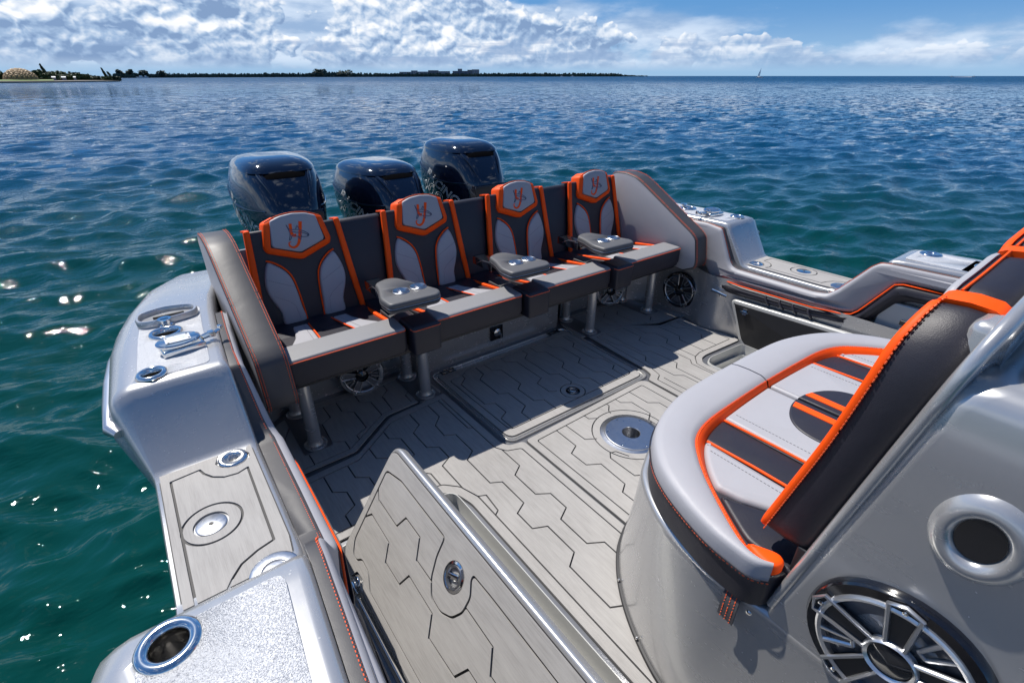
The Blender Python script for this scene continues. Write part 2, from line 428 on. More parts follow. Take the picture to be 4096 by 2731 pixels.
# ---------------------------------------------------------------- water
SEA = -.45
def make_water():
    az = []
    a = -62.0
    while a < 118: az.append(a); a += .22
    while a < 298: az.append(a); a += 2.5
    az = np.radians(np.array(az)); rr = [.35]
    while rr[-1] < 45000: rr.append(rr[-1]*(1.0105 if rr[-1] < 220 else 1.03))
    rr = np.array(rr); na, nr = len(az), len(rr)
    A, Q = np.meshgrid(az, rr, indexing='ij'); X = np.sin(A)*Q; Y = np.cos(A)*Q
    sp = np.maximum(Q*R(.22), Q*.0105)          # local grid spacing
    Zv = np.zeros_like(X); DX = np.zeros_like(X); DY = np.zeros_like(X)
    wind = R(205)
    for i in range(170):
        lam = .13*(18**(rng.random()**1.05))
        th = wind+rng.normal(0, .62); k = 2*math.pi/lam; ph = rng.random()*6.283
        amp = .0054*lam**.95*(1 if lam < 1.0 else (1.0/lam)**.9)
        wgt = np.clip((lam/(sp*2.6))-.6, 0, 1)
        arg = k*(X*math.sin(th)+Y*math.cos(th))+ph
        env = 1+.45*np.sin(arg*.083+i)                     # groups of waves
        Zv += amp*env*wgt*np.sin(arg); c = np.cos(arg)*amp*.75*wgt*env
        DX += c*math.sin(th); DY += c*math.cos(th)
    X2, Y2 = X+DX, Y+DY
    co = np.stack([X2, Y2, Zv+SEA], -1).reshape(-1, 3)
    i = np.arange(na)[:, None]; j = np.arange(nr-1)[None, :]; i2 = (i+1) % na
    q = np.stack([i*nr+j, i2*nr+j, i2*nr+j+1, i*nr+j+1], -1).reshape(-1, 4)
    me = bpy.data.meshes.new('sea'); me.vertices.add(len(co)); me.vertices.foreach_set('co', co.astype(np.float32).ravel())
    me.loops.add(q.size); me.loops.foreach_set('vertex_index', q.astype(np.int32).ravel())
    me.polygons.add(len(q)); me.polygons.foreach_set('loop_start', np.arange(0, q.size, 4, dtype=np.int32)); me.polygons.foreach_set('loop_total', np.full(len(q), 4, np.int32))
    me.polygons.foreach_set('use_smooth', [True]*len(q)); me.update(calc_edges=True)
    m = bpy.data.materials.new('sea_water'); m.use_nodes = True; t = NT(m.node_tree); b = t.n['Principled BSDF']
    g = t.n.new('ShaderNodeNewGeometry').outputs['Position']
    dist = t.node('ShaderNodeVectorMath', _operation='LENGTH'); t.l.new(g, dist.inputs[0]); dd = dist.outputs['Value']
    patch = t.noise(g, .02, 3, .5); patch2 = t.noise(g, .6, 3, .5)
    depth = t.m('ADD', t.smooth(dd, 3, 24), t.m('MULTIPLY', t.m('SUBTRACT', patch, .5), .5), clamp=True)  # blend grows with distance from the boat, plus random patches
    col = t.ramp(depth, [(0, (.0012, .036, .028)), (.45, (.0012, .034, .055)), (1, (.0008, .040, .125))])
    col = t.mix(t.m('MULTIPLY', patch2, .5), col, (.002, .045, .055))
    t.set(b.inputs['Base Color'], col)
    t.set(b.inputs['Roughness'], t.m('ADD', .02, t.m('MULTIPLY', t.smooth(dd, 30, 420), .34)))   # waves too small to resolve
    b.inputs['IOR'].default_value = 1.333; b.inputs['Specular IOR Level'].default_value = .28; b.inputs['Specular Tint'].default_value = (.70, .92, 1, 1)
    # ripples below the size of the mesh, stretched across the wind; finer ones die out with distance
    gm = t.node('ShaderNodeMapping'); t.l.new(g, gm.inputs[0]); gm.inputs['Rotation'].default_value = (0, 0, R(25)); gm.inputs['Scale'].default_value = (.45, 1, 1)
    gv = gm.outputs[0]
    n1 = t.noise(gv, 14.0, 4, .55, .3); n2 = t.noise(gv, 2.4, 4, .6, .4); n3 = t.noise(gv, .55, 5, .62, .4); n4 = t.noise(gv, .09, 5, .65, .2)
    w1 = t.m('MULTIPLY', t.m('MULTIPLY', t.smooth(dd, 60, 6), t.smooth(dd, 1, 9)), .011)
    w2 = t.m('MULTIPLY', t.smooth(dd, 320, 30), t.m('ADD', .035, t.m('MULTIPLY', t.smooth(dd, 8, 40), .09)))
    hh = t.m('ADD', t.m('MULTIPLY', n1, w1), t.m('MULTIPLY', n2, w2))
    # beyond a few tens of metres the chop is finer than the mesh: tilt the normal directly
    def tilt(scale, det, k):
        n_ = t.n.new('ShaderNodeTexNoise'); t.set(n_.inputs['Vector'], gv); n_.inputs['Scale'].default_value = scale; n_.inputs['Detail'].default_value = det; n_.inputs['Roughness'].default_value = .70
        return t.vm('MULTIPLY', t.vm('SCALE', t.vm('SUBTRACT', n_.outputs['Color'], (.5, .5, .5)), sc=k), (1, 1, 0))
    fade = t.smooth(dd, 5000, 1000)
    ta = tilt(2.2, 5, t.m('ADD', .10, t.m('MULTIPLY', t.smooth(dd, 4, 60), 3.3)))
    tb_ = tilt(.42, 5, t.m('MULTIPLY', t.smooth(dd, 30, 160), 2.6))
    tc_ = tilt(.07, 4, t.m('MULTIPLY', t.smooth(dd, 160, 700), 1.6))
    gN = t.n.new('ShaderNodeNewGeometry').outputs['Normal']
    nn = t.vm('NORMALIZE', t.vm('ADD', t.vm('ADD', gN, ta), t.vm('ADD', tb_, tc_)))
    bn = t.node('ShaderNodeBump', Strength=1.0, Distance=1.0, Height=hh, Normal=nn); t.l.new(bn.outputs[0], b.inputs['Normal'])
    me.materials.append(m); o = bpy.data.objects.new('sea', me); COL.objects.link(o); o['kind'] = 'structure'
    o['label'] = 'choppy blue green sea water reaching the horizon'
    return o
make_water()

# ---------------------------------------------------------------- far shore
def az_of(px): return YAW+math.atan((px-1176)/1297.0)
PXH = 1/1470.0                      # tangent of one photo pixel (of 2352) of height near the horizon, about
def at(px, d, z=SEA):
    a = az_of(px); return Vector((math.sin(a)*d, math.cos(a)*d, z))
def wz(px, dpx, d): return dpx*d*math.cos(az_of(px)-YAW)**2/1297.0   # metres across for a width in photo pixels
def hz(px, dpx, d):                 # metres for dpx photo pixels of height at distance d
    rel = az_of(px)-YAW; return d*math.cos(rel)*dpx*PXH*1.0
def leaf_cloud(centres, n, size, flat=.7):
    """many small leaf faces spread through ellipsoids; centres: (pos, rx, ry, rz)"""
    b_ = MB()
    for p, rx, ry, rz in centres:
        for _ in range(n):
            u = rng.normal(0, 1, 3); u /= np.linalg.norm(u); u *= rng.random()**.3
            c = Vector((p[0]+u[0]*rx, p[1]+u[1]*ry, p[2]+u[2]*rz)); s = size*(.6+.8*rng.random())
            q = Matrix.Rotation(rng.random()*6.28, 3, 'Z') @ Matrix.Rotation(rng.normal(0, 1.5), 3, 'X')
            b_.add([c+q @ Vector(v_) for v_ in ((-s, -s*.6, 0), (s, -s*.5, 0), (s*.7, s*.6, s*.2), (-s*.6, s*.7, -s*.1))], [(0, 1, 2, 3)])
    return b_
def bush(name, label, px, d, wpx, hpx, m_='leaf', cat='tree', group=None, n=110):
    p = at(px, d); wd = wz(px, wpx, d)*1.15; hh = hz(px, hpx, d)*1.25
    t_ = thing(name, label, cat, p, group)
    cs = []
    for k in range(5):
        f_ = (k/4-.5)*.8; cs.append(((p.x+math.cos(az_of(px))*wd*f_, p.y-math.sin(az_of(px))*wd*f_, SEA+hh*(.46+.10*rng.random())), wd*.30, wd*.30, hh*(.40+.12*rng.random())))
    leaf_cloud(cs, n, hh*.13).obj('crown', m_, t_)
    MB().tube([p, p+Vector((0, 0, hh*.5))], [hh*.05, hh*.03], 6).obj('trunk', 'bark', t_)
    return t_
# near point of land on the left
lb = MB(); L0 = 300
edge = [(-60, 262), (0, 265), (60, 268), (120, 275), (180, 285), (240, 296), (271, 302)]
front = [at(x, d, SEA) for x, d in edge]
back_ = [at(x, d+60, SEA) for x, d in edge]
top1 = [p+Vector((0, 0, .45)) for p in front]; top2 = [p+Vector((0, 0, .8)) for p in back_]
N_ = len(front); lb.add(front+top1+top2, [(i, i+1, N_+i+1, N_+i) for i in range(N_-1)]+[(N_+i, N_+i+1, 2*N_+i+1, 2*N_+i) for i in range(N_-1)], 0)
o = lb.obj('shore_ground', 'rock'); o['kind'] = 'structure'; o['label'] = 'low rocky point of land at the left edge'
gb = MB(); gpts = [at(x, d+8, SEA+.62) for x, d in edge[:4]]+[at(x, d+22, SEA+1.0) for x, d in edge[:4]][::-1]
gb.add(gpts, [tuple(range(8))]); o = gb.obj('grass', 'grass'); o['kind'] = 'stuff'; o['label'] = 'bright grass bank in front of the golden dome'
# geodesic dome
dp = at(46, 292); drad = wz(46, 42, 292)*1.0
dome = thing('geodesic_dome', 'golden faceted dome building standing on the shore at the far left', 'dome', dp)
ico = bmesh.new(); bmesh.ops.create_icosphere(ico, subdivisions=3, radius=1)
shell = MB(); pan = []
for f_ in ico.faces:
    if f_.calc_center_median().z < .02: continue
    c = f_.calc_center_median(); vs_ = [v_.co.copy() for v_ in f_.verts]
    tr = lambda v_, k=1.0: Vector((dp.x+v_.x*drad*k, dp.y+v_.y*drad*k, SEA+.6+v_.z*drad*.80*k))
    pan.append(([tr(c+(v_-c)*.86, 1.0) for v_ in vs_]+[tr(c*1.045)]))
    shell.add([tr(v_, .97) for v_ in vs_], [(0, 1, 2)])
ico.free()
shell.obj('dome_shell', 'dome_dark', dome)
for vs_ in pan: MB().add(vs_, [(0, 1, 3), (1, 2, 3), (2, 0, 3)]).obj('panel', 'dome_gold', dome)
MB().lathe([(drad*1.0, 0), (drad*1.0, .5), (drad*.9, .6)], 24, 0, Matrix.Translation((dp.x, dp.y, SEA+.3))).obj('base_wall', 'building_dark', dome)
# power pole
pp = at(14, 330); hp = hz(14, 38, 330); pole = thing('utility_pole', 'leaning utility pole with crossarms left of the dome', 'pole', pp)
lean = Vector((-math.cos(az_of(14))*hp*.28, math.sin(az_of(14))*hp*.28, hp))
MB().tube([pp, pp+lean], .10, 6).obj('post', 'bark', pole)
for k in (.97, .90): MB().tube([pp+lean*k+Vector((-.75, .45, 0)), pp+lean*k+Vector((.75, -.45, .1))], .08, 5).obj('crossarm', 'bark', pole)
# tall wind-blown pines
def pine(label, px, d, hpx, lean_, w=.12, m_='leaf_dark'):
    p = at(px, d); hh = hz(px, hpx, d); t_ = thing('pine_tree', label, 'pine tree', p, 'tall pines on the near point')
    a = az_of(px); dv = Vector((-math.cos(a)*hh*lean_, math.sin(a)*hh*lean_, hh))
    MB().tube([p, p+dv*.6, p+dv], [hh*.025, hh*.015, .05], 6).obj('trunk', 'bark', t_)
    b_ = MB()
    for k in range(240):
        f_ = .3+.7*rng.random(); c = p+dv*f_; wd = hh*w*(1.25-f_)*1.2; q = rng.random()*6.28
        c = c+Vector((math.cos(q), math.sin(q), .2))*wd*rng.random(); s = hh*.050
        b_.add([c+Vector((-s, 0, -s*.4)), c+Vector((s, s*.4, -s*.3)), c+Vector((0, 0, s*.9))], [(0, 1, 2)])
        b_.add([c+Vector((0, -s, -s*.4)), c+Vector((s*.3, s, -s*.3)), c+Vector((0, 0, s*.9))], [(0, 1, 2)])
    b_.obj('crown', m_, t_)
pine('tall narrow dark pine leaning left behind the dome trees', 110, 330, 40, .18)
pine('tall narrow pine leaning left near the tip of the point', 246, 320, 31, .22, .11)
pine('broad ragged pine beside the narrow one at the tip', 258, 318, 22, .35, .30)
pine('small ragged pine above the middle bushes', 172, 335, 22, .4, .34)
pine('thin ragged pine right of the dome trees', 152, 335, 21, .3, .22)
for i, (px, d, w_, h_, m_) in enumerate([(92, 312, 26, 22, 'leaf'), (112, 305, 26, 17, 'leaf'), (132, 318, 30, 20, 'leaf'), (150, 308, 26, 14, 'leaf'), (168, 318, 30, 17, 'leaf_dark'), (188, 312, 30, 15, 'leaf'), (210, 314, 28, 12, 'leaf_dark'), (232, 312, 22, 10, 'leaf_dark'), (250, 308, 24, 11, 'leaf'), (266, 305, 14, 10, 'leaf_dark'), (2, 320, 22, 18, 'leaf'), (-22, 320, 30, 22, 'leaf')]):
    bush('broadleaf_tree', ['dense green tree touching the right side of the dome', 'low green tree in front of the tall dark pine', 'round green tree right of the tall dark pine', 'low green tree above the pale sheds', 'dark tree under the small ragged pine', 'wide green tree in the middle of the point', 'dark low tree between middle and tip of the point', 'small dark tree left of the tip pines', 'small green tree under the narrow tip pine', 'last dark bush at the tip of the point', 'green tree left of the dome', 'tree at the very left edge of the shore'][i], px, d, w_, h_, m_, 'tree', 'trees on the near point')
for i, (px, w_, nm) in enumerate([(145, 9, 'pale low shed roofs at the waterline'), (170, 5, 'small tan hut at the waterline'), (122, 8, 'low grey shed under the trees')]):
    p = at(px, 300); t_ = thing('shed', nm+(' left of the tip' if i else ''), 'shed', p); wd = wz(px, w_, 300)
    MB().box((p.x, p.y, SEA+1.2), (wd, 3, 1.0)).obj('wall', 'building', t_)
    MB().add([(p.x-wd*.6, p.y-2, SEA+1.7), (p.x+wd*.6, p.y-2, SEA+1.7), (p.x+wd*.6, p.y+2, SEA+1.7), (p.x-wd*.6, p.y+2, SEA+1.7), (p.x-wd*.6, p.y, SEA+2.1), (p.x+wd*.6, p.y, SEA+2.1)], [(0, 1, 5, 4), (2, 3, 4, 5), (0, 4, 3), (1, 2, 5)]).obj('roof', 'white', t_)
# long low mangrove shore
def mangrove(name, label, pts, hh):
    b_ = MB()
    for (x0, d0, h0), (x1, d1, h1) in zip(pts, pts[1:]):
        n = max(3, int(abs(x1-x0)/2.2))
        for k in range(n):
            f_ = (k+rng.random())/n; x = x0+(x1-x0)*f_; d = d0+(d1-d0)*f_; hp_ = h0+(h1-h0)*f_
            H_ = hz(x, hp_*(.75+.4*rng.random()), d); wd = 3.2*d/1297
            c = at(x, d+rng.random()*40, SEA+H_*.45)
            for _ in range(26):
                u = rng.normal(0, 1, 3); u /= np.linalg.norm(u); u *= rng.random()**.3
                q = Vector((c.x+u[0]*wd, c.y+u[1]*wd, max(SEA, c.z+u[2]*H_*.5))); s = H_*.13*(.6+rng.random()*.8)
                a = rng.random()*3.1
                b_.add([q+Vector((-s*math.cos(a)*1.5, -s*math.sin(a)*1.5, -s)), q+Vector((s*math.cos(a)*1.5, s*math.sin(a)*1.5, -s*.8)), q+Vector((s*.9*math.cos(a), s*.9*math.sin(a), s)), q+Vector((-s*math.cos(a), -s*math.sin(a), s*.9))], [(0, 1, 2, 3)])
            # solid heart of the thicket
            w2 = wd*1.0; u_ = Vector((math.cos(az_of(x)), -math.sin(az_of(x)), 0))
            b_.add([c-u_*w2+Vector((0, 0, -H_*.45)), c+u_*w2+Vector((0, 0, -H_*.45)), c+u_*w2*.8+Vector((0, 0, H_*.12)), c+Vector((0, 0, H_*.3)), c-u_*w2*.8+Vector((0, 0, H_*.12))], [(0, 1, 2, 3, 4)])
    o = b_.obj(name, 'mangrove'); o['kind'] = 'stuff'; o['label'] = label
    return o
mangrove('mangrove_shore', 'long low dark green mangrove shore along the horizon', [(262, 820, 11), (330, 900, 10.5), (420, 1000, 9.5), (560, 1150, 9), (700, 1300, 10), (760, 1350, 11.5), (860, 1500, 9), (1000, 1700, 8.5), (1100, 1850, 8), (1250, 2100, 9), (1420, 2500, 7.5), (1440, 2550, 4), (1485, 2700, 3)], 0)
for i, (px, d, w_, h_) in enumerate([(277, 860, 12, 16), (300, 880, 12, 15.5), (330, 900, 16, 14), (372, 950, 14, 13), (735, 1300, 20, 15.5), (793, 1380, 22, 13)]):
    bush('shore_tree', ['first taller tree of the far shore, right of the tip', 'second taller tree of the far shore', 'third taller tree, rising over the left far shore', 'fourth taller tree of the left far shore', 'taller tree clump in the middle of the far shore', 'tree clump rising left of the distant buildings'][i], px, d, w_, h_, 'mangrove', 'tree', 'taller trees on the far shore', 50)
# buildings beyond the mangroves
for i, (x0, x1, y0, kind, lab) in enumerate([(918, 945, 163.5, 'building', 'long low pale building at the left end of the group'), (945, 960, 160.5, 'building', 'stepped pale building second from the left'), (960, 988, 163, 'building', 'low grey building behind trees in the middle'), (984, 1008, 160, 'building_dark', 'dark building with a dome-like entrance'), (1007, 1034, 162, 'building', 'long tan building with flat roof'), (1040, 1075, 161.5, 'building_dark', 'dark wide hotel block under the tower'), (1052, 1062, 156.5, 'building', 'small square roof tower above the dark block'), (1074, 1086, 159, 'building_dark', 'slanted block left of the tall end block'), (1084, 1101, 158, 'building', 'tall end block at the right of the group')]):
    d = 2600; p0 = at(x0, d); p1 = at(x1, d); H_ = hz((x0+x1)/2, 174.3-y0, d); t_ = thing('distant_building', lab, 'building', (p0+p1)/2, 'buildings beyond the mangroves')
    u_ = (p1-p0); bk = Vector((u_.y, -u_.x, 0)).normalized()*-20; L = u_.length
    if bk.dot(p0) < 0: bk = -bk
    b_ = MB(); b_.add([p0, p1, p1+bk, p0+bk]+[q+Vector((0, 0, H_)) for q in (p0, p1, p1+bk, p0+bk)], [(0, 1, 5, 4), (1, 2, 6, 5), (2, 3, 7, 6), (3, 0, 4, 7), (4, 5, 6, 7)]); b_.obj('wall', kind, t_)
    n = max(2, int(L/9)); fl = max(2, int(H_/5))
    for a in range(n):
        for c in range(fl):
            w0 = p0+u_*((a+.25)/n)-bk.normalized()*.15+Vector((0, 0, H_*(c+.35)/fl)); w1 = u_*(.5/n)
            if fl*n < 26: MB().add([w0, w0+w1, w0+w1+Vector((0, 0, H_*.35/fl)), w0+Vector((0, 0, H_*.35/fl))], [(0, 1, 2, 3)]).obj('window', 'glass_dark', t_)
# sailing boat and small motor boats on the horizon
def hull_mb(p, L, hh, ang):
    b_ = MB(); c, s_ = math.cos(ang), math.sin(ang)
    for z, k in ((0, .82), (hh, 1)):
        b_.add([(p.x+(x*c-y*s_)*L*k, p.y+(x*s_+y*c)*L*k, SEA+z) for x, y in ((-.5, -.13), (-.5, .13), (.2, .15), (.5, 0), (.2, -.15))], [])
    b_.f += [(i, (i+1) % 5, 5+(i+1) % 5, 5+i) for i in range(5)]+[(5, 6, 7, 8, 9)]; b_.mi += [0]*6; return b_
p = at(1745, 750); H_ = hz(1745, 22, 750); sb = thing('sailing_boat', 'small sailing boat with one pale sail on the horizon', 'sailing boat', p)
hull_mb(p, 9, 1.3, 2.2).obj('hull', 'white', sb)
MB().tube([p, p+Vector((0, 0, H_))], .12, 5).obj('mast', 'steel', sb)
a = az_of(1745); ux = Vector((math.cos(a), -math.sin(a), 0)); sl = MB(); vs_ = []
for k in range(9):
    f_ = k/8; wv = H_*.26*(1-f_)**.8; vs_ += [p+Vector((0, 0, H_*(.12+.86*f_)))-ux*wv*.25+ux*.3, p+Vector((0, 0, H_*(.12+.86*f_)))-ux*wv-Vector((.6*math.sin(3*f_), .3, 0)), ]
sl.add(vs_, [(2*k, 2*k+1, 2*k+3, 2*k+2) for k in range(8)]); sl.obj('sail', 'sail', sb)
MB().box((p.x, p.y, SEA+1.7), (2.6, 2.0, .9)).obj('cabin', 'white', sb)
for i, (px, d, L, lab) in enumerate([(2186, 1500, 9, 'white motor boat far off on the right horizon'), (2237, 1600, 7, 'second motor boat on the right horizon, trailing a long wake'), (186, 800, 10, 'white boat before the far shore, left of centre'), (196, 820, 6, 'smaller boat just right of the white boat by the far shore'), (1290, 1900, 13, 'white boat before the middle of the mangrove shore'), (1315, 1950, 16, 'long low white boat right of the other white boat'), (1482, 2500, 12, 'small boat at the end of the mangrove shore')]):
    px = {186: 562/2352*0+323, 196: 334}.get(px, px)
    p = at(px, d); bt = thing('motor_boat', lab, 'boat', p, 'boats on the horizon'); ang = -az_of(px)
    hull_mb(p, L, 1.3, ang).obj('hull', 'white', bt); MB().box((p.x, p.y, SEA+2.0), (L*.3, 1.6, 1.5)).obj('cabin', 'white', bt)
    if px > 2200:
        q = at(px-45, d*1.0); MB().add([p+Vector((0, 0, .2)), p+Vector((2, 3, .7)), q+Vector((0, 4, .25)), q+Vector((0, 0, .15))], [(0, 1, 2, 3)]).obj('wake', 'white', bt)
for px, py in ((372, 106), (559, 163*1568/1570), (564, 162), (487, 107)):
    pass
# ---------------------------------------------------------------- the boat
boat = thing('sport_boat', 'silver open motor boat seen from on board, cockpit with grey foam deck', 'boat', (0, 0, 0))
XC = 1.80
def mir(x): return 2*XC-x
ST = [(-1.6, .80, -.02, -.33, -.42), (0, .80, .015, -.30, -.39), (.6, .80, .06, -.275, -.36), (.84, .795, .08, -.255, -.34), (.898, .79, .084, -.245, -.325), (.918, .782, .085, -.242, -.32),
      (.938, .755, .086, -.24, -.31), (1.12, .56, .102, -.215, -.225), (1.135, .535, .103, -.21, -.22), (1.16, .524, .105, -.207, -.214), (1.20, .52, .107, -.205, -.212), (1.45, .52, .112, -.205, -.213), (1.74, .52, .115, -.203, -.213), (1.775, .524, .116, -.203, -.213),
      (1.80, .54, .116, -.20, -.216), (1.935, .745, .113, -.192, -0.264), (1.95, .775, .113, -.19, -0.267), (1.97, .787, .113, -.188, -0.269), (2.0, .79, .113, -.186, -0.270), (2.38, .79, .14, -.160, -0.257), (2.58, .79, .158, -.136, -0.229), (2.75, .79, .18, -.11, -.18), (3.1, .76, .25, -.02, -.09), (3.45, .70, .36, .12, .04)]
YS = [s[0] for s in ST]
def stv(y, k): return float(np.interp(y, YS, [s[k] for s in ST]))
def xin(y): return stv(y, 2)
def zcap(y): return stv(y, 1)
def gunwale(m_):
    b_ = MB(); rows = []
    for y, z, xi, xf, xo in ST:
        hi = min(1, max(0, (z-.52)/.27))
        prof = [(xi+.012, -.02), (xi+.012, z-.03), (xi+.006, z-.01), (xi-.004, z-.002), (xi-.02, z)]
        prof += [(xi-.02+(xf-xi+.02)*k/4, z) for k in (1, 2, 3)]+[(xf, z)]
        e = xo-xf
        prof += [(xf+e*.35, z-.004-.004*hi), (xf+e*.70, z-.012-.012*hi), (xf+e*.93, z-.024-.028*hi), (xo, z-.04-.055*hi)]
        zr = z-.05-.055*hi
        prof += [(xo-.014*hi, zr), (xo-.020*hi, zr-.025), (xo-.010*hi, zr-.055*max(hi, .2)), (xf+e*.55 if hi else xo, zr-.070), (max(xo, -.235), zr-.16), (-.205, .1), (-.15, -.55)]
        rows.append([((x if m_ > 0 else mir(x)), y, zz) for x, zz in prof])
    n = len(rows[0]); vs = [p for r_ in rows for p in r_]
    b_.add(vs, [(i*n+j, (i+1)*n+j, (i+1)*n+(j+1) % n, i*n+(j+1) % n) for i in range(len(rows)-1) for j in range(n)]+[tuple(range(n)), tuple((len(rows)-1)*n+j for j in range(n))[::-1]])
    return b_.obj('gunwale', 'silver', boat, 50, 'silver gunwale and hull side, '+('left side of the photo' if m_ > 0 else 'far right side'))
gl = gunwale(1); gr = gunwale(-1)
for s_, g_ in ((1, gl), (-1, gr)):
    pth = [((x if s_ > 0 else mir(x)), y, z) for x, y, z in [(-.262, 1.915, .655)]+[(stv(y, 4)-.012, y, .662) for y in (1.95, 2.1, 2.3, 2.5, 2.7)]+[(stv(y, 4)-.012, y, .65) for y in (2.9, 3.2, 3.4)]]
    MB().tube(pth, [.016]+[.026]*(len(pth)-1), 12).obj('rub_rail', 'satin', g_, 60)
# non-skid panels on the raised gunwale tops
def top_panel(side, y0, y1, parent):
    ys = np.linspace(y0, y1, 10); o_ = [(xin(y)-.045, y) for y in ys]+[(stv(y, 3)+.02, y) for y in ys[::-1]]
    if side < 0: o_ = [(mir(x), y) for x, y in o_]
    o_ = rounded(o_, .03); zc = zcap((y0+y1)/2)
    return pad('nonskid_panel', 'nonskid', o_, .0035, .0015, Matrix.Translation((0, 0, zc-.0012)), parent, n=2)
PN = [top_panel(1, 2.0, 2.62, gl), top_panel(1, -1.4, .875, gl), top_panel(-1, 2.0, 2.62, gr),
pad('nonskid_panel', 'nonskid', rounded([(mir(-.02), -1.4), (mir(xin(.87)-.045), .87), (mir(stv(.87, 3)+.02), .87), (mir(-.30), -1.4)], .03), .0035, .0015, Matrix.Translation((0, 0, .7965)), gr, n=2)]
# cross beam / transom aft of the bench and hull bottom cover
b_ = MB(); b_.box((XC, 3.28, .20), (3.3, .36, .95), bev=.05); b_.obj('transom', 'silver', boat, 40)
b_ = MB(); b_.box((XC, 3.02, .44), (3.1, .40, .10), bev=.03); b_.obj('aft_shelf', 'silver', boat, 40)

def cut(o_, cuts):
    """cut (x, y, z, rx, ry, rot, depth) elliptical wells out of a solid"""
    tmp = []
    for x, y, z, rx, ry, rot, dp_ in cuts:
        m_ = MB(); P = [(rx*math.cos(2*math.pi*k/40), ry*math.sin(2*math.pi*k/40)) for k in range(40)]
        m_.add([(a, c, -dp_) for a, c in P]+[(a, c, .03) for a, c in P], [(k, (k+1) % 40, 40+(k+1) % 40, 40+k) for k in range(40)]+[tuple(range(40))[::-1], tuple(range(40, 80))], 0, Matrix.Translation((x, y, z)) @ Matrix.Rotation(rot, 4, 'Z'))
        c_ = m_.obj('cutter', o_.data.materials[0].name, None); tmp.append(c_)
        md = o_.modifiers.new('b', 'BOOLEAN'); md.object = c_; md.operation = 'DIFFERENCE'; md.solver = 'EXACT'
    dg = bpy.context.evaluated_depsgraph_get(); me = bpy.data.meshes.new_from_object(o_.evaluated_get(dg)); o_.modifiers.clear(); o_.data = me
    while len(me.materials) > 1: me.materials.pop()
    for c_ in tmp: bpy.data.objects.remove(c_, do_unlink=True)
    return o_
for m_ in list(M): M[m_].name = m_
HOLD = []   # x, y, z, outer r, inner r, ellipse y-stretch, rotation
def rod_holder(x, y, z, r, ri, k, rot, depth=.10, label=None):
    T = Matrix.Translation((x, y, z)) @ Matrix.Rotation(rot, 4, 'Z')
    p_ = MB().lathe([(ri*.90, -depth+.004), (ri*.985, -.02), (ri, .002), (ri+.004, .008), ((r+ri)/2, .0105), (r-.004, .008), (r, .003), (r, -.002)], 44, 0, T, (1, k)).obj('rod_holder', 'chrome', boat, 50, label)
    MB().lathe([(ri*.92, -depth+.006), (.0001, -depth+.006)], 30, 0, T, (1, k)).obj('holder_bottom', 'rubber', p_)
    return (x, y, z, ri+.003, (ri+.003)*k, rot, depth)
zt = .7935
cl = [rod_holder(-.118, 2.025, zt, .050, .030, 1.05, R(-25)), rod_holder(-.040, 2.375, zt, .064, .042, 1.0, 0)]
cut(gl, cl+[(-.178, .842, .7935, .036, .038, 0, .10), (.035, 1.735, .52, .018, .018, 0, .05)]); cut(PN[0], cl)
cn = rod_holder(-.180, .842, .7990, .058, .033, 1.0, 0, label='large polished rod holder in the near gunwale corner'); cut(PN[1], [cn])
cr = [rod_holder(mir(-.10), 2.03, zt, .050, .030, 1.05, R(25)), rod_holder(mir(-.03), 2.42, zt, .064, .042, 1, 0)]
cr2 = [rod_holder(mir(-.17), .80, .7990, .058, .016, 1, 0, label='right gunwale flush fitting at the step'), rod_holder(mir(-.13), .52, .7990, .062, .036, 1, 0)]
cut(gr, cr+[(c_[0], c_[1], .79, *c_[3:]) for c_ in cr2]); cut(PN[2], cr); cut(PN[3], cr2)
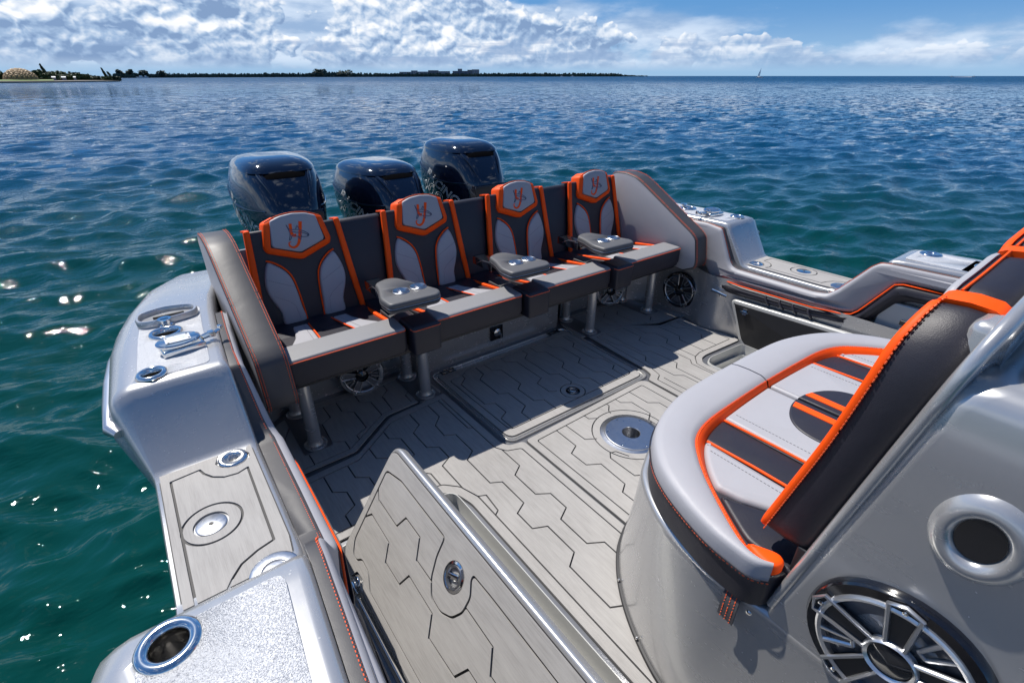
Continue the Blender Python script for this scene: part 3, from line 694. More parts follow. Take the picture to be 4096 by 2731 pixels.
# cleats, filler caps, tray ring on the aft gunwale tops
def cleat(side):
    f_ = (lambda x: x) if side > 0 else mir
    T = Matrix.Translation((f_(0.0), 2.175, .793)) @ Matrix.Rotation(R(8)*side, 4, 'Z')
    c_ = MB().box((0, 0, .012), (.150, .082, .024), 0, T, bev=.008).obj('popup_cleat', 'chrome', boat, 40, 'square based polished pop-up cleat with raised round lid')
    T2 = T @ Matrix.Translation((-.006, .010, .034)) @ Matrix.Rotation(R(6), 4, 'X')
    MB().lathe([(.0001, .010), (.072, .010), (.078, .006), (.078, 0), (.0001, 0)], 40, 0, T2, (1, .66)).obj('lid', 'chrome', c_)
    MB().box((0, 0, .0115), (.086, .050, .002), 0, T2 @ Matrix.Rotation(R(-6), 4, 'Z')).obj('plate', 'steel', c_)
    for a in (-.036, .036):
        for q in (-.018, .018): MB().lathe([(.0001, .002), (.004, .0)], 10, 0, T2 @ Matrix.Translation((a, q, .0125))).obj('screw', 'black', c_)
    b_ = MB(); s_ = side
    b_.tube([T @ Vector((.075*s_, .005, .022)), T @ Vector((.10*s_, .01, .024))], .012, 8); b_.box((.112*s_, .012, .024), (.026, .026, .022), 0, T, bev=.004)
    b_.tube([T @ Vector((.125*s_, .014, .024)), T @ Vector((.150*s_, .022, .030))], .008, 8); b_.box((.152*s_, .024, .033), (.018, .02, .024), 0, T, bev=.004)
    b_.obj('latch', 'chrome', c_, 40)
    k_ = MB().lathe([(.014, 0), (.030, 0), (.031, .006), (.020, .012), (.020, .022), (.027, .027), (.026, .031), (.0001, .031)], 28, 0, Matrix.Translation((f_(-.03), 2.468, .793))).obj('filler_cap', 'chrome', boat, 50)
    MB().box((f_(-.03), 2.468, .826), (.03, .008, .004)).obj('grip', 'chrome', k_)
    if side > 0:
        cpts = [(-.125, 2.49), (-.07, 2.468), (.06, 2.488), (.10, 2.52), (.098, 2.58), (.04, 2.612), (-.03, 2.625), (-.11, 2.595), (-.132, 2.55)]
        r1 = smooth(cpts, 5); cpx = sum(p[0] for p in r1)/len(r1); cpy = sum(p[1] for p in r1)/len(r1)
        n = len(r1); vs_ = []
        for z, k in ((.792, 1.0), (.815, 1.0), (.822, .97), (.822, .90), (.815, .86), (.800, .84), (.797, .4), (.797, .001)):
            vs_ += [(cpx+(x-cpx)*k, cpy+(y-cpy)*k, z) for x, y in r1]
        tr = MB().add(vs_, [(j*n+i, j*n+(i+1) % n, (j+1)*n+(i+1) % n, (j+1)*n+i) for j in range(7) for i in range(n)]).obj('oval_hatch_ring', 'silver', boat, 30)
        MB().box((-.01, 2.545, .806), (.12, .012, .01), 0, None, bev=.004).obj('hinge_bar', 'black', tr)
cleat(1); cleat(-1)
# ------------------------------------------------ foam on the low gunwale sections
def low_pad(side):
    f_ = (lambda q: [(x if side > 0 else mir(x), y) for x, y in q])
    out = [(-.192, 1.765), (-.025, 1.765)]+[( .038+.072*math.cos(R(a)), 1.735+.060*math.sin(R(a))) for a in (200, 225, 250, 280, 310, 335)]+[(.100, 1.72), (.102, 1.20), (.088, 1.19)]
    out = [(-.192, 1.775), (-.008, 1.775), (-.018, 1.755), (-.026, 1.730), (-.014, 1.700), (.008, 1.682), (.036, 1.674), (.066, 1.684), (.084, 1.706), (.086, 1.725), (.076, 1.745), (.084, 1.765), (.100, 1.775), (.096, 1.25), (.086, 1.165), (-.192, 1.165)]
    ln = [[(-.163, 1.165), (-.163, 1.445)], [(-.163, 1.445), (-.163, 1.722), (-.075, 1.730), (-.066, 1.700), (-.045, 1.665), (-.012, 1.640), (.030, 1.632), (.064, 1.645), (.056, 1.26), (.008, 1.248), (-.04, 1.225), (-.070, 1.190), (-.085, 1.165)]]
    holes = [f_(circle(.020, 1.130, .085, 40))] if False else []
    big = circle(-.080, 1.440, .084, 40); hole = circle(-.084, 1.440, .050, 32)
    foam('gunwale_pad', boat, f_(out), [f_(l_) for l_ in ln], [f_(hole)], None, .008, .5208, .5265, closed=[f_(big)])
    for (x, y, r, nm) in ((-.084, 1.440, .044, 'round_plate'), (.032, 1.735, .050, 'socket_ring')):
        X = x if side > 0 else mir(x); T = Matrix.Translation((X, y, .5215))
        if nm == 'round_plate':
            q = MB().lathe([(.0001, .004), (r-.004, .004), (r, .002), (r, -.001)], 36, 0, T).obj(nm, 'chrome' if side < 0 else 'steel', boat, 50)
            MB().lathe([(.0001, .0052), (.007, .0052), (.008, .003)], 16, 0, T).obj('drain_hole', 'black', q)
        else:
            q = MB().lathe([(.020, -.035), (.022, .002), (.026, .006), (r-.008, .006), (r-.002, .004), (r, -.001)], 36, 0, T).obj(nm, 'chrome', boat, 50)
            MB().lathe([(.021, -.034), (.0001, -.034)], 20, 0, T).obj('socket_bottom', 'black', q)
    X = .03 if side > 0 else mir(.03)
    q = MB().lathe([(.0001, .002), (.030, .002), (.034, .001), (.036, .005), (.060, .005), (.066, .002), (.066, -.006)], 36, 0, Matrix.Translation((X, 1.142, .5285))).obj('round_plate', 'steel', boat, 50)
low_pad(1); low_pad(-1)
# ------------------------------------------------ padded coaming along both sides
def coaming(side):
    # (y, z) outlines
    up_t = [(2.55, .765), (2.10, .770), (1.98, .755), (1.86, .545), (1.83, .512), (1.78, .500), (1.24, .500), (1.16, .512), (1.11, .56), (.985, .735), (.95, .765), (.90, .772), (-1.5, .785)]
    up_b = [(-1.5, .68), (.80, .680), (.84, .668), (.97, .455), (1.00, .425), (1.05, .415), (1.88, .400), (1.94, .385), (1.975, .335), (1.995, .345), (2.07, .47), (2.15, .60), (2.40, .735), (2.55, .745)]
    lo_t = [(-1.5, .672), (.80, .672), (.835, .66), (.965, .447), (.995, .417), (1.05, .407), (1.88, .392), (1.935, .377)]
    lo_b = [(1.965, .332), (1.90, .318), (1.79, .312), (1.44, .325), (1.02, .345), (.93, .36), (.86, .47), (.80, .56), (.74, .585), (.62, .59), (-1.5, .60)]
    wk = lambda y: .70+.68*min(1, max(0, (y-.95)/.22))*min(1, max(0, (2.02-y)/.22))
    def slab(name, m_, poly, t0, t1, r, par=boat, lab=None):
        vs_, fs_ = pad_mesh(sub(rounded(poly, .018, 3)), t1-t0, r, 4)   # local (y, z, thickness)
        b_ = MB(); out = []
        for y, z, t_ in vs_:
            x = xin(y)+.012+t0+t_*(wk(y) if name != 'knee_pad' else .62+.38*(wk(y)-.7)/.68); out.append(((x if side > 0 else mir(x)), y, z))
        b_.add(out, fs_); return b_.obj(name, m_, par, 50, lab)
    # subdivide long edges so that the pad follows the hull's curve
    def sub(poly, closed=True):
        o_ = []
        for i, p in enumerate(poly):
            if not closed and i == len(poly)-1: o_.append(p); break
            q = poly[(i+1) % len(poly)]; n = max(1, int(abs(q[0]-p[0])/.15)); o_ += [(p[0]+(q[0]-p[0])*k/n, p[1]+(q[1]-p[1])*k/n) for k in range(n)]
        return o_
    A = slab('coaming_pad', 'silver_vinyl', up_t[::-1]+up_b[::-1], 0, .066, .030, lab='grey padded coaming '+('along the near left side' if side > 0 else 'along the far right side'))
    Bq = slab('knee_pad', 'dark_vinyl', lo_t+lo_b, 0, .115, .050)
    tt = sub(up_t, False); slab('top_trim', 'grey_vinyl', [(y, z+.003) for y, z in tt][::-1]+[(y+(.030 if 1.8 < y < 1.99 else (-.030 if .9 < y < 1.13 else 0)), z-.034) for y, z in tt], 0, .048, .014, A)
    def X(y, t_): x = xin(y)+.012+t_*wk(y); return x if side > 0 else mir(x)
    pb = [p for p in sub(up_b, False) if p[0] < 1.975]; pth = [(X(y, .0745), y, z-.003) for y, z in pb]
    MB().tube(pth, .0042, 8).obj('piping', 'orange_vinyl', A)
    tp = [p for p in sub(up_t, False) if p[0] > -1.4]
    pin = [(X(y, .036), y, z+.0015) for y, z in tp]
    stitch(pin, .010, .0068, .0019).obj('stitching', 'orange_thread', A, kind='stuff')
    pin2 = [(X(y, .041), y, z-.0005) for y, z in tp]
    stitch(pin2, .010, .0068, .0015, (0, .004, 0)).obj('stitching', 'orange_thread', A, kind='stuff')
    # ribs of the knee pad
    if side < 0:
        for y in (1.50, 1.40, 1.31, 1.21):
            MB().tube([(X(y, .074), y+.02, .390), (X(y, .082), y+.012, .370), (X(y, .082), y-.012, .345), (X(y, .074), y-.02, .330)], [.006, .010, .010, .006], 8).obj('rib', 'dark_vinyl', Bq)
coaming(1); coaming(-1)
# ------------------------------------------------ cockpit inner walls
def wall(path, z0, z1, name, m_, lean=0, label=None, closed=False):
    b_ = MB(); n = len(path); vs_ = [(x+(lean if x > 1.8 else -lean)*-1, y, z0) for x, y in path]+[(x, y, z1) for x, y in path]
    b_.add(vs_, [(i, i+1, n+i+1, n+i) for i in range(n-1)]); return b_.obj(name, m_, boat, 50, label)
right = smooth([(3.425, .30), (3.415, 1.0), (3.410, 1.55), (3.405, 1.72), (3.390, 1.80), (3.365, 1.88), (3.362, 1.96), (3.385, 2.03), (3.410, 2.10), (3.425, 2.20), (3.43, 2.38), (3.40, 2.50), (3.25, 2.68), (3.03, 2.76), (2.60, 2.76)], 5, False)
wall(right, -.02, .42, 'cockpit_wall', 'silver', .030, label='silver inner wall of the cockpit under the right coaming')
wall(smooth([(.10, .2), (.15, 1.2), (.17, 2.3), (.20, 2.55), (.36, 2.72), (.62, 2.76), (1.19, 2.76)], 5, False), -.02, .36, 'cockpit_wall', 'silver')
tw = smooth([(1.19, 2.80), (1.20, 2.70), (1.22, 2.65), (1.28, 2.628), (1.50, 2.625), (2.20, 2.625), (2.39, 2.628), (2.45, 2.65), (2.47, 2.70), (2.48, 2.80)], 4, False)
wall(tw, -.02, .50, 'transom_step', 'silver', label='silver raised box under the middle of the bench')
# key switch plate on it
kp = MB().box((1.83, 2.617, .125), (.105, .010, .105), 0, None).obj('switch_plate', 'black_gloss', boat)
MB().lathe([(.030, 0), (.030, .008), (.024, .012), (.012, .014), (.012, .022), (.0001, .022)], 24, 0, frame((1.83, 2.611, .128), (1, 0, 0), (0, -1, 0))).obj('lock', 'chrome', kp)
MB().box((1.845, 2.588, .112), (.010, .016, .030)).obj('key', 'chrome', kp)
MB().tube([(1.845, 2.585, .10), (1.85, 2.58, .06), (1.845, 2.585, .03), (1.842, 2.59, .055)], .0015, 5).obj('key_cord', 'steel', kp)
# rail and T handle under the coaming
hd = MB(); hd.tube([(3.372, 1.855, .315), (3.330, 1.850, .318)], .012, 10); hd.tube([(3.330, 1.90, .322), (3.328, 1.80, .312), (3.33, 1.775, .31)], .011, 10); hd.tube([(3.335, 1.83, .31), (3.335, 1.83, .288)], .008, 8)
hd.obj('wash_nozzle', 'chrome', boat, 50)
# open side door with black panel
dr = rounded([(1.755, .295), (1.05, .325), (.55, .34), (.55, -.10), (1.50, -.065), (1.615, -.02)], .05, 5)
T = Matrix(((0, 0, -1, 3.352), (1, 0, 0, 0), (0, 1, 0, 0), (0, 0, 0, 1)))
vs_, fs_ = pad_mesh(dr, .030, .012, 4); dd = MB().add([(3.375-t_, y, z) for y, z, t_ in vs_], fs_).obj('side_door', 'liner', boat, 40, 'open locker door with black inner panel and pale frame')
vs_, fs_ = pad_mesh(inset(ccw(dr), .026), .006, .003, 2); MB().add([(3.350-t_, y, z) for y, z, t_ in vs_], fs_).obj('door_panel', 'black', dd)
MB().box((3.338, 1.62, .235), (.010, .030, .045)).box((3.332, 1.62, .235), (.008, .06, .012)).obj('latch', 'chrome', dd)
# storage shelf behind the helm seat on the far side
MB().box((3.475, .45, .45), (.03, .85, .22), 0, None, bev=.01).obj('side_locker', 'liner', boat)
MB().box((3.452, .45, .46), (.020, .60, .028), 0, None, bev=.008).obj('strap', 'black', boat)
# ------------------------------------------------ speakers
def speaker(name, c, n_, R_, parent, label, grille='silver', turn=0, rim='black_gloss', up=(0, 0, 1)):
    n_ = Vector(n_).normalized(); u = Vector(up).cross(n_).normalized(); T = frame(c, u, n_) @ Matrix.Rotation(turn, 4, 'Z')
    s_ = MB().lathe([(R_*.80, .012), (R_*.84, .020), (R_*.96, .018), (R_, .008), (R_, -.004)], 48, 0, T).obj(name, rim, parent, 50, label)
    MB().lathe([(R_*.80, .012), (R_*.76, .0), (R_*.70, .004), (R_*.60, .002), (R_*.25, -.018), (.0001, -.018)], 48, 0, T).obj('cone', 'silver_dark', s_, 50)
    MB().lathe([(R_*.85, .012), (R_*.84, .024), (R_*.81, .027), (R_*.77, .024), (R_*.76, .010)], 48, 0, T).obj('grille_ring', grille, s_, 50)
    for k in range(5):
        a = 2*math.pi*k/5; Q = T @ Matrix.Rotation(a, 4, 'Z'); ar = MB()
        w0, w1 = R_*.10, R_*.165
        ar.add([(R_*.26, -w0, .018), (R_*.88, -w1, .024), (R_*.93, 0, .024), (R_*.88, w1, .024), (R_*.26, w0, .018), (R_*.26, -w0, .006), (R_*.88, -w1, .01), (R_*.93, 0, .01), (R_*.88, w1, .01), (R_*.26, w0, .006)], [(0, 1, 2, 3, 4), (5, 6, 1, 0), (6, 7, 2, 1), (7, 8, 3, 2), (8, 9, 4, 3)], 0, Q)
        sp = ar.obj('spoke', 'black' if rim == 'black_gloss' else 'silver_dark', s_)
        MB().tube([(R_*.26, -w0, .020), (R_*.88, -w1, .026), (R_*.94, 0, .026), (R_*.88, w1, .026), (R_*.26, w0, .020)], R_*.032, 6, mtx=Q).obj('spoke_edge', grille, sp, 60)
        MB().lathe([(.0001, .005), (R_*.030, .003), (R_*.035, 0)], 12, 0, Q @ Matrix.Translation((R_*.86, 0, .025))).obj('screw', 'chrome', sp)
        Q2 = T @ Matrix.Rotation(a+math.pi/5, 4, 'Z')
        if k % 2: continue
        for s2 in (-1, 1): MB().tube([(R_*.42, s2*R_*.05, .012), (R_*.80, s2*R_*.10, .020)], R_*.034, 6, mtx=Q2).obj('bar', grille, s_, 60)
        MB().tube([(R_*.42, -R_*.05, .012), (R_*.42, R_*.05, .012)], R_*.032, 6, mtx=Q2).obj('bar', grille, s_, 60)
    h_ = MB().lathe([(R_*.30, .010), (R_*.30, .022), (R_*.27, .028), (R_*.235, .022)], 36, 0, T).obj('hub_ring', grille if R_ > .16 else 'black_gloss', s_, 50)
    MB().lathe([(R_*.24, .020), (R_*.16, .026), (.0001, .030)], 32, 0, T).obj('tweeter', 'glass_dark', s_, 50)
    return s_
speaker('wall_speaker', (3.392, 2.215, .205), (-1, -.12, .04), .150, boat, 'black round speaker on the right cockpit wall', grille='steel', turn=.25)
speaker('wall_speaker', (.835, 2.655, .125), (-.25, -1, .10), .135, boat, 'silver spoked speaker under the left end of the bench', rim='silver', turn=.5)
speaker('wall_speaker', (3.05, 2.66, .135), (-.45, -1, .10), .13, boat, 'silver spoked speaker under the right end of the bench', rim='silver', turn=.2)
# ---------------------------------------------------------------- deck
dk = MB(); o_out = [(.05, -1.6), (3.55, -1.6), (3.55, 2.85), (.05, 2.85)]; o_in = rounded([(.262, -1.3), (.838, -1.3), (.838, 1.585), (.262, 1.585)], .06, 5)
vv = [Vector(p) for p in o_out+o_in]; ee = [(0, 1), (1, 2), (2, 3), (3, 0)]+[(4+i, 4+(i+1) % len(o_in)) for i in range(len(o_in))]
PK = rounded([(2.875, 1.40), (3.32, 1.40), (3.32, 1.575), (2.96, 1.60), (2.875, 1.56)], .035, 4); q0 = len(vv); vv += [Vector(p) for p in PK]; ee += [(q0+i, q0+(i+1) % len(PK)) for i in range(len(PK))]
TS = circle(1.855, 1.365, .05, 28); q0 = len(vv); vv += [Vector(p) for p in TS]; ee += [(q0+i, q0+(i+1) % len(TS)) for i in range(len(TS))]
a1, _, a2, *_ = delaunay_2d_cdt(vv, ee, [], 0, 1e-5); fl = []
for f_ in a2:
    c = (sum(a1[i].x for i in f_)/3, sum(a1[i].y for i in f_)/3)
    if not inside(c, o_in) and not inside(c, PK) and not inside(c, TS): fl.append(tuple(f_))
deck = dk.add([(p.x, p.y, -.010) for p in a1], fl).obj('deck', 'silver_dark', boat, 30, 'cockpit sole under the foam pads')
def trough(name, o_, z0, z1, m_, parent, lip=.004):
    n = len(o_); o2 = inset(ccw(o_), .012); o_ = ccw(o_); b_ = MB()
    rings = [[(x, y, z0) for x, y in inset(o_, -.010)], [(x, y, z0+lip) for x, y in inset(o_, -.004)], [(x, y, z0+lip) for x, y in o_], [(x, y, z1+.01) for x, y in inset(o_, .006)], [(x, y, z1) for x, y in o2]]
    b_.add([p for r_ in rings for p in r_], [(j*n+i, j*n+(i+1) % n, (j+1)*n+(i+1) % n, (j+1)*n+i) for j in range(4) for i in range(n)]+[tuple(4*n+i for i in range(n))])
    return b_.obj(name, m_, parent, 40)
tr = trough('locker_opening', o_in, -.010, -.11, 'liner', boat, .014)
ins = inset(ccw(o_in), .050); trough('locker_gutter', ins, -.085, -.30, 'liner', tr, .03)
pk = trough('foot_pocket', PK, -.010, -.12, 'liner', boat, .010); trough('pocket_gutter', inset(ccw(PK), .035), -.10, -.22, 'liner', pk, .035)
# --- hatch in the middle
zg = zig
HO = rounded([(1.292, 1.735), (2.388, 1.735), (2.412, 2.545), (2.30, 2.545), (2.27, 2.515), (1.44, 2.515), (1.41, 2.545), (1.285, 2.545)], .05, 5)
hatch = thing('deck_hatch', 'closed square hatch, grey foam top and ring latch in the middle of the deck', 'hatch', (1.84, 2.14, 0))
b_ = MB(); n_ = 0
fr = ccw(rounded([(1.262, 1.700), (2.420, 1.700), (2.440, 2.575), (1.255, 2.575)], .07, 6)); rings = [[(x, y, z) for x, y in inset(fr, d)] for d, z in ((-.006, -.010), (-.002, .002), (.006, .002), (.010, -.008), (.018, -.008), (.020, -.002), (.026, -.002), (.026, -.004))]
n = len(fr); b_.add([p for r_ in rings for p in r_], [(j*n+i, j*n+(i+1) % n, (j+1)*n+(i+1) % n, (j+1)*n+i) for j in range(7) for i in range(n)]+[tuple(7*n+i for i in range(n))]); b_.obj('hatch_frame', 'silver', hatch, 40)
HB = rounded([(1.335, 1.785), (1.83, 1.785), (1.86, 1.80), (1.90, 1.785), (2.345, 1.785), (2.365, 2.470), (2.24, 2.470), (2.20, 2.480), (1.47, 2.480), (1.44, 2.440), (1.325, 2.440)], .02, 3)
HB = rounded([(1.335, 1.790), (2.345, 1.790), (2.365, 2.470), (2.24, 2.475), (1.47, 2.475), (1.43, 2.440), (1.325, 2.440)], .03, 3)
lock = circle(1.885, 1.868, .078, 32); lk = circle(1.885, 1.868, .046, 28)
ZL = [[(1.43, 2.50), (1.42, 2.40), (1.36, 2.35), (1.36, 2.08), (1.415, 2.05), (1.415, 1.94), (1.355, 1.905), (1.355, 1.76)],
      [(1.55, 2.50), (1.545, 2.37), (1.49, 2.33), (1.49, 2.12), (1.545, 2.09), (1.545, 1.92), (1.485, 1.88), (1.485, 1.76)],
      [(1.615, 2.50), (1.62, 2.38), (1.672, 2.34), (1.672, 2.13), (1.62, 2.09), (1.62, 1.93), (1.675, 1.90), (1.675, 1.76)],
      [(1.76, 2.50), (1.76, 2.405), (1.82, 2.37), (1.82, 2.10), (1.76, 2.07), (1.76, 1.95), (1.80, 1.925)],
      [(1.95, 2.50), (1.95, 2.41), (1.895, 2.37), (1.895, 2.10), (1.95, 2.07), (1.95, 1.95), (1.925, 1.935)],
      [(2.02, 2.50), (2.02, 2.39), (2.075, 2.35), (2.075, 2.16), (2.02, 2.12), (2.02, 1.95), (2.075, 1.91), (2.075, 1.76)],
      [(2.155, 2.50), (2.155, 2.38), (2.21, 2.34), (2.21, 2.14), (2.155, 2.10), (2.155, 1.95), (2.21, 1.91), (2.21, 1.76)],
      [(2.33, 2.50), (2.33, 2.33), (2.28, 2.29), (2.28, 2.08), (2.33, 2.04), (2.33, 1.93), (2.28, 1.90), (2.28, 1.76)]]
foam('hatch_pad', hatch, HO, ZL, [lk], HB, .0072, -.0035, .0035, closed=[lock])
def ring_latch(T, parent, name='ring_latch', k=1.0):
    q = MB().lathe([(.044*k, 0), (.043*k, .004), (.036*k, .006), (.034*k, .002), (.028*k, -.006), (.0001, -.008)], 36, 0, T).obj(name, 'chrome' if k > 1.02 else 'black_gloss', parent, 50)
    MB().lathe([(.033*k, .002), (.031*k, .0055), (.027*k, .0055), (.025*k, .0)], 36, 0, T).obj('rim', 'steel', q, 50)
    MB().box((0, .004, .001), (.018*k, .046*k, .008), 0, T @ Matrix.Rotation(R(25), 4, 'Z'), bev=.004).obj('handle', 'chrome', q, 40)
    MB().lathe([(.0001, .006), (.005, .006), (.006, .0)], 12, 0, T @ Matrix.Translation((-.012, .016, .002))).obj('keyhole', 'black', q)
    return q
ring_latch(Matrix.Translation((1.885, 1.868, .0005)), hatch)
def strap_hinge(x, y, z, parent, ang=0):
    T = Matrix.Translation((x, y, z)) @ Matrix.Rotation(ang, 4, 'Z')
    q = MB().box((0, 0, .002), (.105, .052, .004), 0, T, bev=.002).obj('hinge', 'black_gloss', parent, 40)
    for s_ in (-1, 1):
        MB().tube([T @ Vector(p) for p in smooth([(s_*.024-.018, -.014, .006), (s_*.024+.018, -.014, .006), (s_*.024+.018, .014, .006), (s_*.024-.018, .014, .006)], 3)], .0035, 6, True).obj('hinge_leaf', 'black_gloss', q)
strap_hinge(1.375, 2.545, .002, hatch); strap_hinge(2.32, 2.552, .002, hatch)
# --- fixed deck pads
def deck_pad(out, border, lines, holes=(), closed=(), r=.02, rb=.012):
    return foam('deck_pad', deck, rounded(out, r, 3), lines, [list(h_) for h_ in holes], rounded(border, rb, 3) if border else None, .0068, -.0065, .0015, closed=closed)
# port main pad
lo = rounded([(.238, -1.3), (.862, -1.3), (.862, 1.61), (.238, 1.61)], .075, 5)
PO = [(.24, 1.64), (.24, 2.085), (.60, 2.115), (.86, 2.295), (1.222, 2.335), (1.228, 1.735), (1.250, 1.688), (1.335, 1.668), (1.335, .2), (1.05, .2), (.93, .44), (.99, .575), (1.06, .70), (1.15, .82), (1.24, .90), (1.30, .93), (1.338, .95), (1.338, -1.3), (.865, -1.3), (.865, 1.40), (.84, 1.53), (.80, 1.585), (.70, 1.62)]
PO = [(.24, 1.625), (.24, 2.085), (.58, 2.108), (.85, 2.305), (1.222, 2.335), (1.228, 1.735), (1.250, 1.688), (1.335, 1.668), (1.335, -.5), (.868, -.5), (.868, 1.46), (.845, 1.55), (.79, 1.605), (.70, 1.622)]
PB = [(.285, 1.668), (.285, 2.045), (.565, 2.062), (.83, 2.255), (1.18, 2.29), (1.180, 1.72), (1.215, 1.66), (1.290, 1.63), (1.290, -.45), (.915, -.45), (.915, 1.48), (.88, 1.585), (.82, 1.648), (.74, 1.668)]
PL = [[(.375, 2.10), (.375, 1.92), (.43, 1.88), (.43, 1.78), (.372, 1.745), (.372, 1.60)],
      [(.50, 2.10), (.50, 1.95), (.555, 1.91), (.555, 1.78), (.50, 1.745), (.50, 1.60)],
      [(.64, 2.20), (.64, 2.02), (.695, 1.98), (.695, 1.82), (.64, 1.78), (.64, 1.60)],
      [(.76, 2.30), (.76, 2.13), (.812, 2.09), (.812, 1.93), (.762, 1.90), (.762, 1.80), (.81, 1.75), (.81, 1.60)],
      [(.95, 2.33), (.95, 2.14), (.89, 2.095), (.89, 1.94), (.945, 1.90), (.945, 1.80), (.885, 1.765), (.885, 1.56)],
      [(1.08, 2.33), (1.08, 2.14), (1.02, 2.08), (1.015, 1.97), (1.07, 1.94), (1.07, 1.77), (1.01, 1.725), (1.01, 1.52), (1.062, 1.49), (1.062, 1.32), (1.0, 1.288), (1.0, 1.18), (1.062, 1.15), (1.062, .98), (1.0, .94), (1.0, .72), (1.055, .69), (1.055, .5), (1.0, .46), (1.0, .2)],
      [(1.155, 2.33), (1.155, 1.95), (1.20, 1.92), (1.20, 1.53), (1.14, 1.49), (1.14, 1.33), (1.20, 1.29), (1.20, 1.18), (1.135, 1.145), (1.135, .98), (1.20, .94), (1.20, .70), (1.14, .66), (1.14, .2)],
      [(.90, 1.49), (.95, 1.465), (.94, 1.355), (.90, 1.33)]]
hp = [inset(ccw(lo), -.002)]
deck_pad(PO, PB, PL)
# centre pad under the helm seat with the table socket
CO = [(1.352, -.4), (1.352, 1.668), (2.318, 1.692), (2.352, 1.66), (2.33, -.4)]
CB = [(1.398, -.35), (1.398, 1.628), (2.285, 1.650), (2.28, -.35)]
tb = circle(1.855, 1.365, .172, 44); tbo = circle(1.855, 1.365, .215, 44)
CL = [[(1.54, 1.69), (1.535, 1.47), (1.475, 1.44), (1.475, 1.33), (1.54, 1.29), (1.53, 1.12), (1.48, 1.09), (1.48, .5)],
      [(1.61, 1.69), (1.612, 1.645), (1.612, 1.48), (1.668, 1.445)], [(1.70, 1.245), (1.672, 1.31), (1.64, 1.32), (1.612, 1.29), (1.612, 1.13), (1.665, 1.10), (1.665, .5)],
      [(1.76, 1.69), (1.76, 1.60), (1.80, 1.575)], [(1.95, 1.69), (1.95, 1.62), (1.91, 1.585), (1.90, 1.56)],
      [(2.03, 1.69), (2.03, 1.60), (2.085, 1.56), (2.085, 1.42), (2.03, 1.385), (2.03, 1.25), (2.085, 1.21), (2.085, .7)],
      [(2.16, 1.69), (2.16, 1.50), (2.215, 1.46), (2.215, 1.30), (2.16, 1.26), (2.16, .9)],
      [(1.80, 1.18), (1.80, 1.08), (1.855, 1.04), (1.855, .8)], [(1.95, 1.20), (1.95, 1.10), (1.90, 1.06), (1.90, .8)]]
deck_pad(CO, CB, CL, [tb], [tbo], r=.02)
# starboard main pad
SO = [(2.372, -.4), (2.372, 1.668), (2.440, 1.700), (2.458, 1.76), (2.492, 2.345), (2.80, 2.335), (3.10, 2.165), (3.340, 2.150), (3.320, 2.05), (3.312, 1.97), (3.318, 1.88), (3.345, 1.79), (3.362, 1.74), (3.355, 1.62), (2.96, 1.640), (2.90, 1.63), (2.845, 1.585), (2.838, 1.52), (2.838, -.4)]
SB = [(2.418, -.3), (2.418, 1.632), (2.475, 1.66), (2.503, 1.75), (2.535, 2.300), (2.785, 2.290), (3.07, 2.120), (3.285, 2.105), (3.275, 2.04), (3.268, 1.97), (3.275, 1.88), (3.315, 1.75), (3.315, 1.672), (2.95, 1.685), (2.87, 1.665), (2.800, 1.60), (2.792, 1.52), (2.792, -.3)]
SL = [[(3.05, 2.14), (3.05, 1.93), (3.0, 1.89), (3.0, 1.65)], [(2.885, 2.26), (2.885, 2.11), (2.94, 2.07), (2.935, 1.95), (2.88, 1.92), (2.88, 1.64)],
      [(2.80, 2.31), (2.81, 2.10), (2.75, 2.07), (2.75, 1.97), (2.81, 1.92), (2.81, 1.66), (2.77, 1.62), (2.77, 1.30)],
      [(2.63, 2.34), (2.63, 1.94), (2.69, 1.91), (2.70, 1.69), (2.64, 1.65), (2.64, 1.3), (2.70, 1.26), (2.70, 1.0)],
      [(2.56, 2.34), (2.56, 2.12), (2.60, 2.08), (2.60, 1.88), (2.55, 1.84), (2.55, 1.60), (2.60, 1.56), (2.60, 1.3)],
      [(3.15, 2.14), (3.15, 2.02), (3.21, 1.98), (3.21, 1.85), (3.15, 1.80), (3.15, 1.65)],
      [(3.24, 2.14), (3.24, 1.95), (3.285, 1.91)], [(2.47, 1.62), (2.47, 1.2)]]
deck_pad(SO, SB, SL)
# aft pads under the bench
AO = [(.215, 2.13), (.215, 2.45), (.30, 2.62), (.45, 2.70), (1.16, 2.70), (1.20, 2.60), (1.222, 2.36), (.84, 2.335), (.575, 2.138)]
AB = [(.295, 2.16), (.295, 2.45), (.40, 2.64), (1.13, 2.655), (1.165, 2.55), (1.175, 2.385), (.83, 2.365), (.565, 2.175)]
AL = [[(.57, 2.70), (.57, 2.51), (.51, 2.48), (.50, 2.29), (.56, 2.25), (.56, 2.1)], [(.65, 2.7), (.645, 2.53), (.70, 2.48), (.70, 2.30), (.63, 2.26), (.63, 2.1)], [(.77, 2.7), (.765, 2.56), (.82, 2.52), (.82, 2.30)], [(.96, 2.7), (.955, 2.58), (.90, 2.53), (.89, 2.34)],
      [(.42, 2.7), (.42, 2.42), (.37, 2.38), (.37, 2.15)], [(1.08, 2.7), (1.08, 2.5), (1.02, 2.46), (1.02, 2.34)]]
deck_pad(AO, AB, AL)
m2 = lambda q: [(mir(x)+.06, y) for x, y in q][::-1]
deck_pad(m2(AO), m2(AB), [m2(l_) for l_ in AL])
